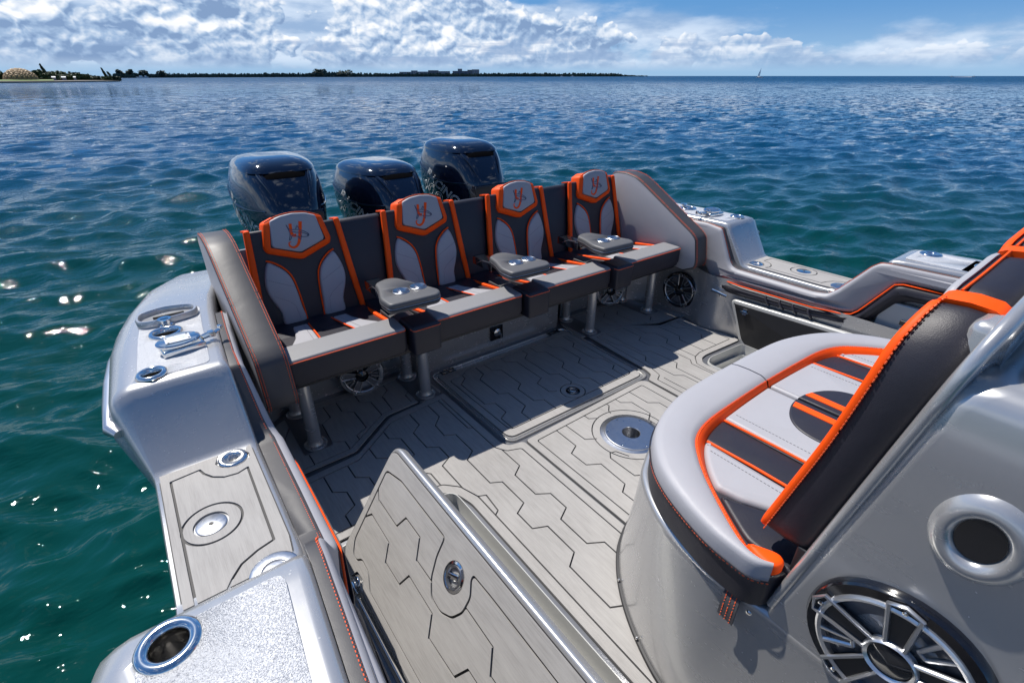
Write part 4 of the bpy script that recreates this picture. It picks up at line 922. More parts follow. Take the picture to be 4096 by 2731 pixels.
# table socket plate
ts = MB().lathe([(.048, -.09), (.048, .003), (.051, .006), (.141, .0065), (.146, .005), (.148, .001), (.160, -.002), (.172, -.004)], 56, 0, Matrix.Translation((1.855, 1.365, 0))).obj('table_socket', 'steel', deck, 12, 'brushed round metal table socket in the sunlit deck')
MB().lathe([(.0475, -.088), (.0001, -.088)], 30, 0, Matrix.Translation((1.855, 1.365, 0))).obj('socket_bottom', 'silver_dark', ts)
# (recess for the socket tube)
for k in range(6):
    a = R(20+60*k); MB().lathe([(.0001, .0025), (.004, .003), (.006, .001)], 12, 0, Matrix.Translation((1.855+.128*math.cos(a), 1.365+.128*math.sin(a), .0062))).obj('screw', 'chrome', ts)
cut_src = deck
# gasket ring of the seat pod on the deck is built with the helm seat
# --- open locker lid
lid = thing('locker_lid', 'open deck locker lid standing up on its left hinges, grey foam top with ring latch', 'hatch lid', (.27, 1.0, .02))
LA = R(55.4); TL = Matrix(((math.cos(LA), 0, -math.sin(LA), .27), (0, 1, 0, 0), (math.sin(LA), 0, math.cos(LA), .02), (0, 0, 0, 1)))
LO = rounded([(-.012, -.9), (.524, -.9), (.524, 1.548), (.028, 1.548), (-.012, 1.46)], .062, 6)
pad('lid_body', 'silver', LO, .040, .012, TL @ Matrix.Translation((0, 0, -.048)), lid, both=True)
LF = rounded([(.0, -.9), (.502, -.9), (.502, 1.528), (.050, 1.528), (.008, 1.46), (.008, 1.405), (.046, 1.395), (.050, 1.33), (.018, 1.31)], .035, 5)
LBd = rounded([(.050, -.8), (.443, -.8), (.443, .80), (.440, .890), (.425, .890), (.385, .862), (.33, .862), (.285, .89), (.262, .94), (.266, 1.0), (.31, 1.04), (.375, 1.062), (.443, 1.068), (.443, 1.40), (.420, 1.505), (.115, 1.492), (.072, 1.46), (.066, 1.425), (.092, 1.40), (.090, 1.33), (.070, 1.30), (.050, 1.27)], .014, 3)
LL = [[(.347, 1.51), (.312, 1.467), (.310, 1.307), (.364, 1.282), (.364, 1.173), (.299, 1.136), (.300, 1.02)],
      [(.200, 1.51), (.246, 1.468), (.241, 1.304), (.181, 1.271), (.181, 1.158), (.236, 1.135), (.232, .966), (.170, .932), (.175, .78), (.232, .75), (.232, .58), (.17, .54), (.17, .1)],
      [(.350, .88), (.347, .713), (.285, .675), (.285, .52), (.345, .48), (.345, .1)], [(.10, 1.40), (.10, 1.18), (.12, 1.14), (.12, 1.0)][:1]]
lkk = circle(.380, .957, .050, 36)
foam('lid_pad', lid, LF, LL, [lkk], LBd, .0078, -.006, 0, mtx=TL)
ring_latch(TL @ Matrix.Translation((.380, .957, -.003)), lid, k=1.12)
q = MB(); 
for s_ in (-1, 1): q.tube([TL @ Vector(p) for p in smooth([(.012, 1.36-.020, .004), (.035, 1.36-.016, .006), (.035, 1.36+.016, .006), (.012, 1.36+.020, .004)], 3)], .004, 6, True)
hg = q.obj('hinge', 'chrome', lid, 60)
MB().tube([TL @ Vector((-.010, 1.33, -.004)), TL @ Vector((-.010, 1.39, -.004))], .007, 10).obj('hinge_pin', 'chrome', hg)
MB().tube([(.262, 1.335, .012), (.235, 1.34, .006), (.228, 1.40, .004), (.255, 1.41, .010)], .006, 8, True).obj('hinge_leaf', 'chrome', hg)
MB().tube([(.262, 1.30, .020), (.262, .2, .020)], .007, 8).obj('hinge_rod', 'chrome', lid)
# ---------------------------------------------------------------- bench
bench = thing('bench_seat', 'row of four padded grey and orange seats across the stern with fold-down armrests', 'bench', (1.79, 2.4, 0))
CX = [.665, 1.423, 2.181, 2.939]
def copy_part(src, dx, parent):
    c = src.copy(); COL.objects.link(c); c.parent = parent; c.matrix_parent_inverse = src.matrix_parent_inverse.copy(); c.location = Vector(src.location)+Vector((dx, 0, 0)) if parent is bench else src.location
    for ch in list(src.children): copy_part(ch, 0, c)
    return c
c0 = CX[0]; parts0 = []
cu = rounded([(c0-.312, 2.150), (c0+.276, 2.150), (c0+.288, 2.40), (c0+.295, 2.80), (c0-.300, 2.80)], .03, 4)
se = pad('seat', 'dark_vinyl', cu, .060, .016, Matrix.Translation((0, 0, .470)), bench, both=True)
def PT(x, y, o_=0): return (x, y, .585-.145*(y-2.27)+o_)
def drape(name, m_, outline, th, r, parent, n=4, o_=0):
    vs_, fs_ = pad_mesh(outline, th, r, n); return MB().add([(x, y, .585-.145*(y-2.27)+z-th+o_) for x, y, z in vs_], fs_).obj(name, m_, parent, 50)
drape('pan', 'dark_vinyl', rounded([(c0-.295, 2.29), (c0+.285, 2.29), (c0+.292, 2.79), (c0-.300, 2.79)], .02, 4), .060, .010, se, o_=-.010)
fr_ = rounded([(c0-.312, 2.147), (c0+.276, 2.147), (c0+.284, 2.27), (c0+.282, 2.318), (c0-.290, 2.318), (c0-.306, 2.27)], .020, 4)
pad('front_roll', 'dark_vinyl', fr_, .104, .006, Matrix.Translation((0, 0, .499)), se)
pad('front_roll_top', 'light_vinyl_dim', inset(ccw(fr_), .001), .022, .016, Matrix.Translation((0, 0, .5935)), se, n=6)
MB().tube([(x, y, .602) for x, y in [(c0-.315, 2.20), (c0-.312, 2.160), (c0-.300, 2.1455), (c0+.264, 2.1455), (c0+.275, 2.158), (c0+.280, 2.20)]], .0026, 6).obj('piping', 'orange_thread', se)
for s_ in (-1, 1):
    Q = lambda pts: [(c0+s_*x, y) for x, y in pts]
    drape('side_panel', 'light_vinyl', rounded(Q([(.102, 2.312), (.280, 2.312), (.238, 2.38), (.186, 2.50), (.160, 2.62), (.150, 2.78), (.060, 2.78)]), .02, 4), .030, .012, se, o_=.006)
    MB().tube([PT(c0+s_*x, y, .003) for x, y in ((.099, 2.318), (.082, 2.48), (.069, 2.64), (.056, 2.78))], .0042, 8).obj('piping', 'orange_vinyl', se)
    stitch([PT(c0+s_*x, y, .0075) for x, y in ((.130, 2.325), (.088, 2.76))], .012, .007, .0012).obj('stitching', 'grey_thread', se, kind='stuff')
    drape('edge_strip', 'orange_vinyl', rounded(Q([(.262, 2.325), (.284, 2.325), (.300, 2.75), (.276, 2.75)]), .006, 2), .024, .006, se, o_=.004)
parts0.append(se)
# backrest
BO = Vector((c0, 2.765, .518)); BV = Vector((0, .10, .515)).normalized(); BN = Vector((0, -BV.z, BV.y))
TB = Matrix(((1, BV.x, BN.x, BO.x), (0, BV.y, BN.y, BO.y), (0, BV.z, BN.z, BO.z), (0, 0, 0, 1)))
bk = pad('backrest', 'dark_vinyl', rounded([(-.285, -.03), (.285, -.03), (.262, .25), (.240, .525), (-.240, .525), (-.262, .25)], .022, 4), .075, .016, TB @ Matrix.Translation((0, 0, -.075)), bench, both=True)
for s_ in (-1, 1):
    Q = lambda pts: [(s_*x, y) for x, y in pts]
    pad('edge_strip', 'orange_vinyl', rounded(Q([(.268, -.02), (.300, -.02), (.276, .25), (.251, .532), (.220, .532), (.240, .25)]), .01, 3), .020, .009, TB @ Matrix.Translation((0, 0, -.006)), bk)
    MB().box((s_*.236, .529, -.038), (.031, .008, .070), 0, TB).obj('edge_strip_top', 'orange_vinyl', bk)
    pn = smooth(Q([(.058, .00), (.166, .00), (.176, .08), (.206, .16), (.217, .22), (.207, .29), (.180, .352), (.150, .340), (.105, .300), (.078, .25), (.066, .18), (.060, .09)]), 4)
    sp_ = pad('side_panel', 'light_vinyl', pn, .024, .015, TB @ Matrix.Translation((0, 0, -.003)), bk, n=4)
    e_ = Q([(.049, -.005), (.053, .10), (.060, .19), (.072, .258), (.100, .308), (.145, .348), (.182, .366)])
    MB().tube([TB @ Vector((x, y, .008)) for x, y in smooth(e_, 4, False)], .0045, 8).obj('piping', 'orange_vinyl', bk)
    for ln in ([(.205, .268), (.078, .205)], [(.190, .175), (.120, .130), (.095, .10), (.085, .02)]):
        stitch([TB @ Vector((s_*x, y, .0215)) for x, y in ln], .010, .007, .0015).obj('stitching', 'grey_thread', sp_, kind='stuff')
parts0.append(bk)
# headrest
HM = [(-.150, .556), (-.080, .582), (0, .590), (.080, .582), (.150, .556), (.176, .432), (.166, .406), (.012, .348), (-.012, .348), (-.166, .406), (-.176, .432)]
hdr = pad('headrest', 'dark_vinyl', rounded(HM, .012, 3), .100, .020, TB @ Matrix.Translation((0, 0, -.070)), bench, both=True)
bo = MB(); oo = ccw(rounded(HM, .012, 3)); n = len(oo); RG = [(-.002, -.066), (-.003, .022), (.004, .030), (.022, .036), (.030, .036)]
bo.add([(x, y, z) for d, z in RG for x, y in inset(oo, d)], [(j*n+i, j*n+(i+1) % n, (j+1)*n+(i+1) % n, (j+1)*n+i) for j in range(4) for i in range(n) if not (oo[i][1] > .574 and oo[(i+1) % n][1] > .574)], 0, TB); bo.obj('headrest_border', 'orange_vinyl', hdr, 50)
HF = [(-.118, .566), (-.065, .584), (0, .591), (.065, .584), (.118, .566), (.138, .442), (.130, .428), (.008, .385), (-.008, .385), (-.130, .428), (-.138, .442)]
pad('headrest_face', 'light_vinyl', rounded(HF, .010, 3), .014, .008, TB @ Matrix.Translation((0, 0, .028)), hdr, n=4)
MB().tube([TB @ Vector((x, y, .022)) for x, y in smooth([(-.142, .562), (-.075, .586), (0, .594), (.075, .586), (.142, .562)], 4, False)], .003, 6).obj('top_stitching', 'orange_thread', hdr)
# emblem: orange hooked letter with a grey fish leaping through it
em = MB(); ZE = .0432
def ribbon(b_, pts, w, z=ZE, mi=0):
    n = len(pts); P = [Vector(p) for p in pts]; vs_ = []
    ww = w if hasattr(w, '__len__') else [w]*n
    for i in range(n):
        d = (P[min(n-1, i+1)]-P[max(0, i-1)]).normalized(); nn = Vector((-d.y, d.x))*ww[i]/2
        for s2, zz in ((1, z), (-1, z)): vs_.append((P[i].x+nn.x*s2, P[i].y+nn.y*s2, zz))
    k = len(vs_); vs_ += [(x, y, z-.0022) for x, y, _ in vs_]
    fs_ = [(2*i, 2*i+1, 2*i+3, 2*i+2) for i in range(n-1)]+[(2*i, 2*i+2, k+2*i+2, k+2*i) for i in range(n-1)]+[(2*i+1, k+2*i+1, k+2*i+3, 2*i+3) for i in range(n-1)]
    b_.add(vs_, fs_, mi, TB)
ec = .482; K = 1.22
KE = lambda q: [(x*K, ec+y*K) for x, y in q]
ribbon(em, smooth(KE([(-.018, .046), (-.020, .030), (-.022, .010), (-.017, -.004), (-.004, -.006)]), 4, False), .0155)
ribbon(em, smooth(KE([(.026, .050), (.020, .025), (.012, -.005), (.004, -.028), (-.008, -.048), (-.026, -.056), (-.040, -.048), (-.042, -.034), (-.032, -.030)]), 4, False), list(np.interp(np.linspace(0, 1, 33), [0, .4, .75, 1], [.018, .015, .010, .003])))
em.obj('letter_emblem', 'orange_vinyl', hdr, 60)
fi = MB()
for pl in ([(-.036, .044), (-.026, .022), (-.012, .020), (.010, .016), (.032, .006), (.050, -.010), (.040, -.018), (.016, -.016), (-.006, -.010), (-.020, -.002), (-.028, -.016), (-.038, -.022), (-.028, .004), (-.036, .044)],
           [(-.026, .014), (0, .006), (.022, .002), (.040, -.008)], [(.020, .008), (.014, -.004), (.018, -.014)], [(.000, .020), (.008, .034), (.014, .018)], [(.002, -.012), (.010, -.028), (.014, -.016)], [(.050, -.010), (.042, -.010), (.048, -.016)]):
    ribbon(fi, smooth(KE(pl), 3, False), .0034, ZE+.001)
fi.obj('fish_emblem', 'fish_grey', hdr, 60)
parts0.append(hdr)
for c in CX[1:]:
    for p in parts0: copy_part(p, c-c0, bench)
# fillers, consoles and armrests between the seats
for i in range(3):
    cm = (CX[i]+CX[i+1])/2-.004; dx = cm-((CX[0]+CX[1])/2-.004)
    if i == 0:
        TF = TB.copy(); TF[0][3] = cm
        f0 = pad('centre_back', 'dark_vinyl', rounded([(-.110, -.02), (.110, -.02), (.150, .520), (-.150, .520)], .03, 4), .075, .030, TF @ Matrix.Translation((0, 0, -.100)), bench, both=True)
        g0 = pad('centre_box', 'dark_vinyl', rounded([(cm-.082, 2.108), (cm+.082, 2.108), (cm+.086, 2.285), (cm-.086, 2.285)], .018, 4), .165, .020, Matrix.Translation((0, 0, .452)), bench, both=True)
        MB().tube([(cm-.083, 2.14, .603), (cm-.079, 2.112, .602), (cm-.070, 2.1055, .602), (cm+.070, 2.1055, .602), (cm+.079, 2.112, .602), (cm+.083, 2.14, .603)], .0020, 6).obj('piping', 'orange_thread', g0)
        t0 = pad('centre_tray', 'dark_vinyl', rounded([(cm-.082, 2.290), (cm+.082, 2.290), (cm+.082, 2.79), (cm-.082, 2.79)], .02, 4), .060, .02, Matrix.Translation((0, 0, .480)), bench, both=True)
        pad('tray_lid', 'grey_vinyl', rounded([(cm-.074, 2.31), (cm+.03, 2.31), (cm+.03, 2.56), (cm-.074, 2.56)], .02, 4), .026, .006, Matrix.Translation((0, 0, .540)), t0, both=True)
        ao = rounded([(cm-.168, 2.160), (cm+.108, 2.148), (cm+.142, 2.205), (cm+.030, 2.505), (cm-.030, 2.525), (cm-.108, 2.490), (cm-.125, 2.40), (cm-.172, 2.27)], .030, 4)
        a0 = pad('armrest', 'arm_vinyl', ao, .058, .015, Matrix.Translation((0, 0, .696)), bench, both=True, n=4, label='fold-down grey armrest with two steel cup holders')
        cut(a0, [(cm-.042, 2.296, .756, .043, .043, 0, .050), (cm+.060, 2.300, .756, .043, .043, 0, .050)])
        for x_, y_ in ((cm-.042, 2.296), (cm+.060, 2.300)):
            MB().lathe([(.0001, -.046), (.036, -.046), (.0385, -.040), (.040, .001), (.043, .0035), (.0465, .001)], 36, 0, Matrix.Translation((x_, y_, .7545))).obj('cup_holder', 'steel', a0, 50)
        for z_ in (.716, .724): MB().tube([(x, y, z_) for x, y in inset(ccw(ao), -.0012)], .0016, 5, True).obj('zip_seam', 'steel' if z_ > .72 else 'black', a0)
        br = MB(); br.box((cm-.035, 2.62, .665), (.085, .22, .052), 0, None, bev=.008); h0 = br.obj('arm_bracket', 'glass_dark', bench, 40)
        MB().tube([(cm-.085, 2.52, .70), (cm-.082, 2.60, .69), (cm-.085, 2.66, .66)], .004, 6).obj('bracket_rim', 'steel', h0)
        proto = [f0, g0, t0, a0, h0]
    else:
        for p in proto: copy_part(p, dx, bench)
# frame
MB().box((1.79, 2.50, .460), (2.86, .62, .036), 0, None, bev=.006).obj('seat_frame', 'black', bench)
MB().box((1.79, 2.905, .68), (2.88, .02, .52), 0, None, bev=.005).obj('back_panel', 'silver_dark', bench)
MB().box((1.79, 2.205, .478), (2.87, .03, .042), 0, None, bev=.006).obj('front_rail', 'dark_vinyl', bench)
# side wings
def wing(x0, x1, dz=0, name='side_wing', lab=None):
    prof = [(2.125, .425), (2.030, .470), (2.022, .52), (2.055, .690), (2.10, .728), (2.36, .875), (2.60, 1.010), (2.68, 1.048), (2.78, 1.065), (2.90, 1.060), (2.96, 1.02), (2.96, .50), (2.60, .455), (2.14, .425)]
    prof = rounded(prof, .03, 4); P = ccw(prof); th = x1-x0; n = len(P)
    rings = [(.0, .012), (.004, .004), (.012, 0), (.5, 0), (th-.012, 0), (th-.004, .004), (th, .012)]
    rings[3] = (th/2, 0)
    b_ = MB(); b_.add([(x0+t_, y, z) for t_, d in rings for y, z in inset(P, d)], [(j*n+i, j*n+(i+1) % n, (j+1)*n+(i+1) % n, (j+1)*n+i) for j in range(6) for i in range(n)], 0)
    for j, ids in ((0, range(n)), (6, range(n))): b_.f.append(tuple(j*n+i for i in ids)); b_.mi.append(1)
    w_ = b_.obj(name, ['grey_vinyl', 'silver_vinyl'], bench, 50, lab)
    for x in (x0+.010, x1-.010):
        s_ = [p for p in inset(P, -.0008) if not (p[0] > 2.93 or (p[1] < .46))]
        s_ = sorted([p for p in s_], key=lambda p: (p[0]*.6+p[1]))
        pth = [(x, y, z) for y, z in s_]
        for off in (-.005, .005): stitch([(x+off, y, z) for y, z in s_], .009, .006, .0016).obj('stitching', 'orange_thread', w_, kind='stuff')
    return w_
wing(.215, .348, lab='grey vinyl side wing at the left end of the bench'); wing(3.245, 3.385, lab='grey vinyl side wing at the right end of the bench')
# legs
for x, y0, y1 in ((.425, 2.315, 2.66), (1.125, 2.385, 2.64), (2.55, 2.39, 2.66), (3.215, 2.375, 2.66)):
    pl = pad('foot_plate', 'silver_dark', rounded([(x-.075, y0-.06), (x+.075, y0-.06), (x+.075, y1+.03), (x-.075, y1+.03)], .02, 3), .006, .002, Matrix.Translation((0, 0, .0016)), bench)
    for y in (y0, y1):
        lg = MB().lathe([(.0355, .035), (.0355, .47)], 24, 0, Matrix.Translation((x, y, 0))).obj('leg', 'silver', bench, 50)
        MB().lathe([(.060, .007), (.060, .013), (.056, .016), (.042, .020), (.038, .030), (.0355, .042)], 28, 0, Matrix.Translation((x, y, 0))).obj('flange', 'silver', lg, 50)
# ---------------------------------------------------------------- helm seat and its moulded pod
post = thing('helm_seat', 'silver moulded seat pod with curved orange-edged cushions and a large round side speaker', 'seat', (1.8, .2, 0))
def full(left):   # left half outline (forward end first) mirrored to a closed outline
    l_ = smooth([(x, y, 0) for x, y in left], 5, False); l_ = [(p[0], p[1]) for p in l_]
    return l_+[(mir(x), y) for x, y in l_[-2::-1]]
base = full([(.90, -1.2), (.905, .05), (.915, .30), (.935, .44), (.985, .575), (1.055, .70), (1.145, .81), (1.26, .90), (1.44, .965), (1.8, .985)])
rim = full([(1.0, -1.2), (1.0, .05), (.997, .27), (.984, .38), (1.000, .50), (1.038, .625), (1.110, .740), (1.195, .812), (1.39, .885), (1.8, .912)])
def lerp(a, c, t_): return [(p[0]+(q[0]-p[0])*t_, p[1]+(q[1]-p[1])*t_) for p, q in zip(a, c)]
b_ = MB(); rings = []
for z, t_ in ((0, 0), (.06, .10), (.15, .32), (.28, .62), (.40, .85), (.48, .97), (.505, 1.0), (.522, 1.0)): rings.append([(x, y, z) for x, y in lerp(base, rim, t_)])
for d, z in ((.004, .532), (.012, .538), (.026, .539), (.034, .533), (.038, .50)): rings.append([(x, y, z) for x, y in [(p[0]+(-(p[0]-1.8)*.0), p[1]) for p in inset(rim[::-1] if area(rim) < 0 else rim, d)]])
if area(rim) < 0:
    for k in range(8, 13): rings[k] = rings[k][::-1]
n = len(rings[0]); b_.add([p for r_ in rings for p in r_], [(j*n+i, j*n+(i+1) % n, (j+1)*n+(i+1) % n, (j+1)*n+i) for j in range(len(rings)-1) for i in range(n)]+[tuple((len(rings)-1)*n+i for i in range(n))])
b_.obj('pod', 'silver', post, 60)
MB().tube([(x, y, .006) for x, y in base], .011, 8, True).obj('gasket', 'rubber', post)
MB().tube([(x, y, .015) for x, y in inset(base, .010 if area(base) > 0 else -.010)], .004, 6, True).obj('gasket_lip', 'silver_dark', post)
for i in (12, 20, 28): 
    x, y = base[i]; MB().lathe([(.0001, .006), (.005, .004), (.006, 0)], 12, 0, frame((x-.006, y+.002, .022), (0, 1, 0), (-1, .3, .2))).obj('screw', 'chrome', post)
# upper body
b_ = MB(); rings = []
pl_y = lambda z: .259-.18*(z-.54)
for z, x0, dy_, r_ in ((.49, 1.002, 0, .02), (.54, 1.002, 0, .03), (.75, 1.0, 0, .035), (1.0, .999, 0, .04), (1.20, .999, 0, .04), (1.265, 1.000, .001, .045), (1.290, 1.006, .006, .05), (1.306, 1.018, .018, .055), (1.313, 1.036, .036, .055), (1.315, 1.06, .06, .055)):
    y1 = pl_y(min(z, 1.3))-dy_
    rings.append([(x, y, z) for x, y in rrect(x0, -1.2, mir(x0), y1, r_, 6)])
n = len(rings[0]); b_.add([p for q in rings for p in q], [(j*n+i, j*n+(i+1) % n, (j+1)*n+(i+1) % n, (j+1)*n+i) for j in range(len(rings)-1) for i in range(n)]+[tuple((len(rings)-1)*n+i for i in range(n)), tuple(range(n))[::-1]])
ub = b_.obj('seat_box', 'silver', post, 60); ub['label'] = 'smooth silver moulded side with speaker and round opening'
cut(ub, []) if False else None
# opening with rolled lip in the side
c_ = (1.0, -.008, 1.040); TO = frame((.998, -.008, 1.048), (0, 1, 0), (-1, 0, 0))
op = MB().lathe([(.094, -.004), (.088, .004), (.078, .0125), (.066, .017), (.055, .0155), (.047, .008), (.044, -.002), (.042, -.02), (.040, -.09)], 56, 0, TO, (.78, 1.0)).obj('opening_lip', 'silver', post, 60)
MB().lathe([(.0435, .0025), (.03, .0015), (.0001, .001)], 48, 0, TO, (.78, 1.0)).obj('opening_shade', 'glass_dark', op)  # flat dark disc; the shade inside the opening is its colour
speaker('side_speaker', (.997, .010, .690), (-1, 0, 0), .168, post, 'large round speaker with bright spokes and black gloss rim in the side of the pod', grille='satin', turn=.42)
MB().lathe([(.0001, .006), (.006, .005), (.009, 0)], 18, 0, frame((.998, .285, .500), (0, 1, 0), (-1, .1, 0))).obj('snap_button', 'chrome', post, 60)
# moulded tray and grab ring on top
MB().tube(smooth([(1.10, .02, 1.312), (1.13, .035, 1.350), (1.22, .045, 1.366), (1.45, .045, 1.372), (1.8, .045, 1.372), (2.2, .045, 1.366), (2.4, .035, 1.30)], 5, False), .024, 12).obj('moulded_rim', 'silver', post, 60)
MB().lathe([(.070, 0), (.082, .012), (.098, .014), (.108, .004), (.110, -.002)], 48, 0, Matrix.Translation((1.16, -.065, 1.315))).obj('cup_ring', 'silver', post, 60)
MB().lathe([(.072, .002), (.05, .001), (.0001, .0)], 40, 0, Matrix.Translation((1.16, -.065, 1.315))).obj('cup_floor', 'silver_dark', post, 60)
# cushions
A0 = [(.992, .266), (.970, .296), (.966, .345), (.978, .45), (1.034, .61), (1.112, .722), (1.235, .812), (1.42, .872), (1.60, .888), (1.796, .890)]
B0 = [(1.004, .272), (.992, .300), (.998, .342), (1.035, .408), (1.125, .535), (1.195, .615), (1.275, .680), (1.39, .712), (1.58, .722), (1.796, .726)]
C0 = [(1.040, .262), (1.030, .285), (1.035, .33), (1.075, .40), (1.155, .520), (1.225, .598), (1.305, .655), (1.41, .686), (1.60, .700), (1.796, .706)]
Sm = lambda q: [(p[0], p[1]) for p in smooth([(x, y, 0) for x, y in q], 6, False)]
A, Bc, Cc = Sm(A0), Sm(B0), Sm(C0); n = len(A)
for sd_, lab in ((1, 'near half of the curved helm seat cushion'), (-1, 'far half of the curved helm seat cushion')):
    F = (lambda x: x) if sd_ > 0 else mir
    poly = [(F(x), y) for x, y in A]+[(F(1.796), .235), (F(1.06), .235)]
    low = pad('seat_cushion', 'dark_vinyl', poly, .112, .012, Matrix.Translation((0, 0, .546)), post, both=True, label=lab)
    b_ = MB(); rings = []
    for t_, z in ((-.004, .646), (-.004, .656), (.008, .672), (.035, .687), (.09, .697), (.25, .703), (.55, .706), (.85, .704), (.95, .698), (1.0, .690)): rings.append([(F(a[0]+(q[0]-a[0])*t_), a[1]+(q[1]-a[1])*t_, z) for a, q in zip(A, Bc)])
    b_.add([p for r_ in rings for p in r_], [(j*n+i, j*n+i+1, (j+1)*n+i+1, (j+1)*n+i) for j in range(len(rings)-1) for i in range(n-1)])
    # end face at the seam
    e_ = [r_[-1] for r_ in rings]; k = len(b_.v); b_.add(e_+[(F(1.796), .706, .64)], [tuple(range(len(e_)+1))])
    b_.obj('bolster', 'light_vinyl', low, 60)
    b_ = MB(); rings = []
    for t_, z in ((0, .690), (.10, .6925), (.28, .690), (.6, .674), (1.0, .652)): rings.append([(F(a[0]+(q[0]-a[0])*t_), a[1]+(q[1]-a[1])*t_, z) for a, q in zip(Bc, Cc)])
    b_.add([p for r_ in rings for p in r_], [(j*n+i, j*n+i+1, (j+1)*n+i+1, (j+1)*n+i) for j in range(len(rings)-1) for i in range(n-1)])
    ob_ = b_.obj('orange_band', 'orange_vinyl', low, 60)
    pth = [(F(a[0]+(q[0]-a[0])*.16), a[1]+(q[1]-a[1])*.16, .6935) for a, q in zip(Bc, Cc)]
    stitch(pth, .009, .0065, .0013).obj('stitching', 'orange_thread', ob_, kind='stuff')
    pth = [(F(a[0]), a[1], .6925) for a in Bc]; stitch(pth, .009, .0065, .0013).obj('stitching', 'orange_thread', ob_, kind='stuff')
    # outer seam
    pth = [(F(a[0]+(q[0]-a[0])*.0-.0), a[1]+.004, .6525) for a, q in zip(A, Bc)]
    o3 = [(F(x), y) for x, y in A]; nn = []
    for i in range(n):
        p, q = A[max(0, i-1)], A[min(n-1, i+1)]; d = Vector((q[0]-p[0], q[1]-p[1])).normalized(); nn.append((F(A[i][0]-d.y*.0045), A[i][1]+d.x*.0045, .650))
    MB().tube(nn, .0022, 6).obj('seam', 'dark_vinyl', low)
    stitch([(p[0], p[1], .645) for p in nn], .011, .008, .0019).obj('stitching', 'orange_thread', low, kind='stuff')
    # seat pan
    pan_ = [(x, y) for x, y in Cc if x > 1.04]
    def cl(poly): return [(F(x), y) for x, y in poly]
    yC = lambda x: float(np.interp(x, [p[0] for p in pan_], [p[1] for p in pan_]))+.004
    PZ = Matrix.Translation((0, 0, .640))
    xs = lambda a, c, m_=8: [(a+(c-a)*k/m_, yC(a+(c-a)*k/m_)) for k in range(m_+1)]
    pad('pan_panel', 'light_vinyl', rounded(cl(xs(1.475, 1.793)+[(1.793, .240), (1.475, .240)]), .012, 3), .036, .014, PZ, low, n=4)
    pad('pan_panel', 'dark_vinyl', cl(xs(1.325, 1.462)+[(1.462, .240), (1.325, .240)]), .027, .008, PZ, low, n=3)
    pad('pan_panel', 'light_vinyl', rounded(cl(xs(1.150, 1.312)+[(1.312, .240), (1.235, .240), (1.215, .34), (1.165, .44)]), .014, 3), .036, .016, PZ, low, n=4)
    pad('pan_panel', 'dark_vinyl', rounded(cl([(1.05, .36)]+xs(1.07, 1.135, 3)+[(1.15, .455), (1.195, .36), (1.222, .240), (1.04, .240)]), .014, 3), .030, .012, PZ, low, n=4)
    for x_ in (1.468, 1.318): MB().tube([(F(x_), yC(x_)-.004, .668), (F(x_), .5, .674), (F(x_), .25, .674)], .0048, 8).obj('piping', 'orange_vinyl', low)
    for x_ in (1.520, 1.275): stitch([(F(x_), yC(x_)-.02, .6768), (F(x_), .25, .6768)], .012, .008, .0012).obj('stitching', 'grey_thread', low, kind='stuff')
    D_ = smooth([(1.793, .600), (1.735, .592), (1.665, .562), (1.618, .515), (1.600, .455), (1.605, .39), (1.64, .30), (1.66, .245)], 4, False)
    pad('centre_panel', 'dark_vinyl', cl([(p[0], p[1]) for p in D_]+[(1.793, .245)]), .014, .008, Matrix.Translation((0, 0, .667)), low, n=3)
    pad('orange_stripe', 'orange_vinyl', cl([(1.728, .25), (1.762, .25), (1.762, .590), (1.728, .583)]), .004, .002, Matrix.Translation((0, 0, .6805)), low, n=2)
    if sd_ > 0:
        pad('orange_end', 'orange_vinyl', smooth([(.994, .280), (1.008, .262), (1.036, .258), (1.050, .278), (1.040, .310), (1.018, .345), (1.000, .320)], 4), .034, .014, Matrix.Translation((0, 0, .664)), low, n=4)
# backrest: swept up the side and along the top; stations are (x, y aft, y fore, z)
def stn(x, yf, z): return (x, yf, pl_y(min(z, 1.42))+.004, z)
P1 = [stn(1.050, .345, .740), stn(1.050, .318, .858), stn(1.050, .274, 1.054), stn(1.058, .247, 1.215), stn(1.078, .236, 1.300), stn(1.115, .224, 1.352), stn(1.165, .213, 1.384)]
P2 = [stn(1.195, .209, 1.393), stn(1.30, .203, 1.408), stn(1.44, .200, 1.424)]
P3 = [stn(1.475, .199, 1.428), stn(1.60, .198, 1.440), stn(1.80, .198, 1.448), stn(2.1, .200, 1.432), stn(2.40, .212, 1.39), stn(2.52, .24, 1.27), stn(2.55, .27, 1.05), stn(2.55, .345, .735)]
PB_ = [stn(1.162, .2140, 1.382), stn(1.178, .211, 1.388), stn(1.194, .209, 1.392)]
PB2 = [stn(1.440, .200, 1.424), stn(1.457, .1995, 1.4255), stn(1.474, .199, 1.428)]
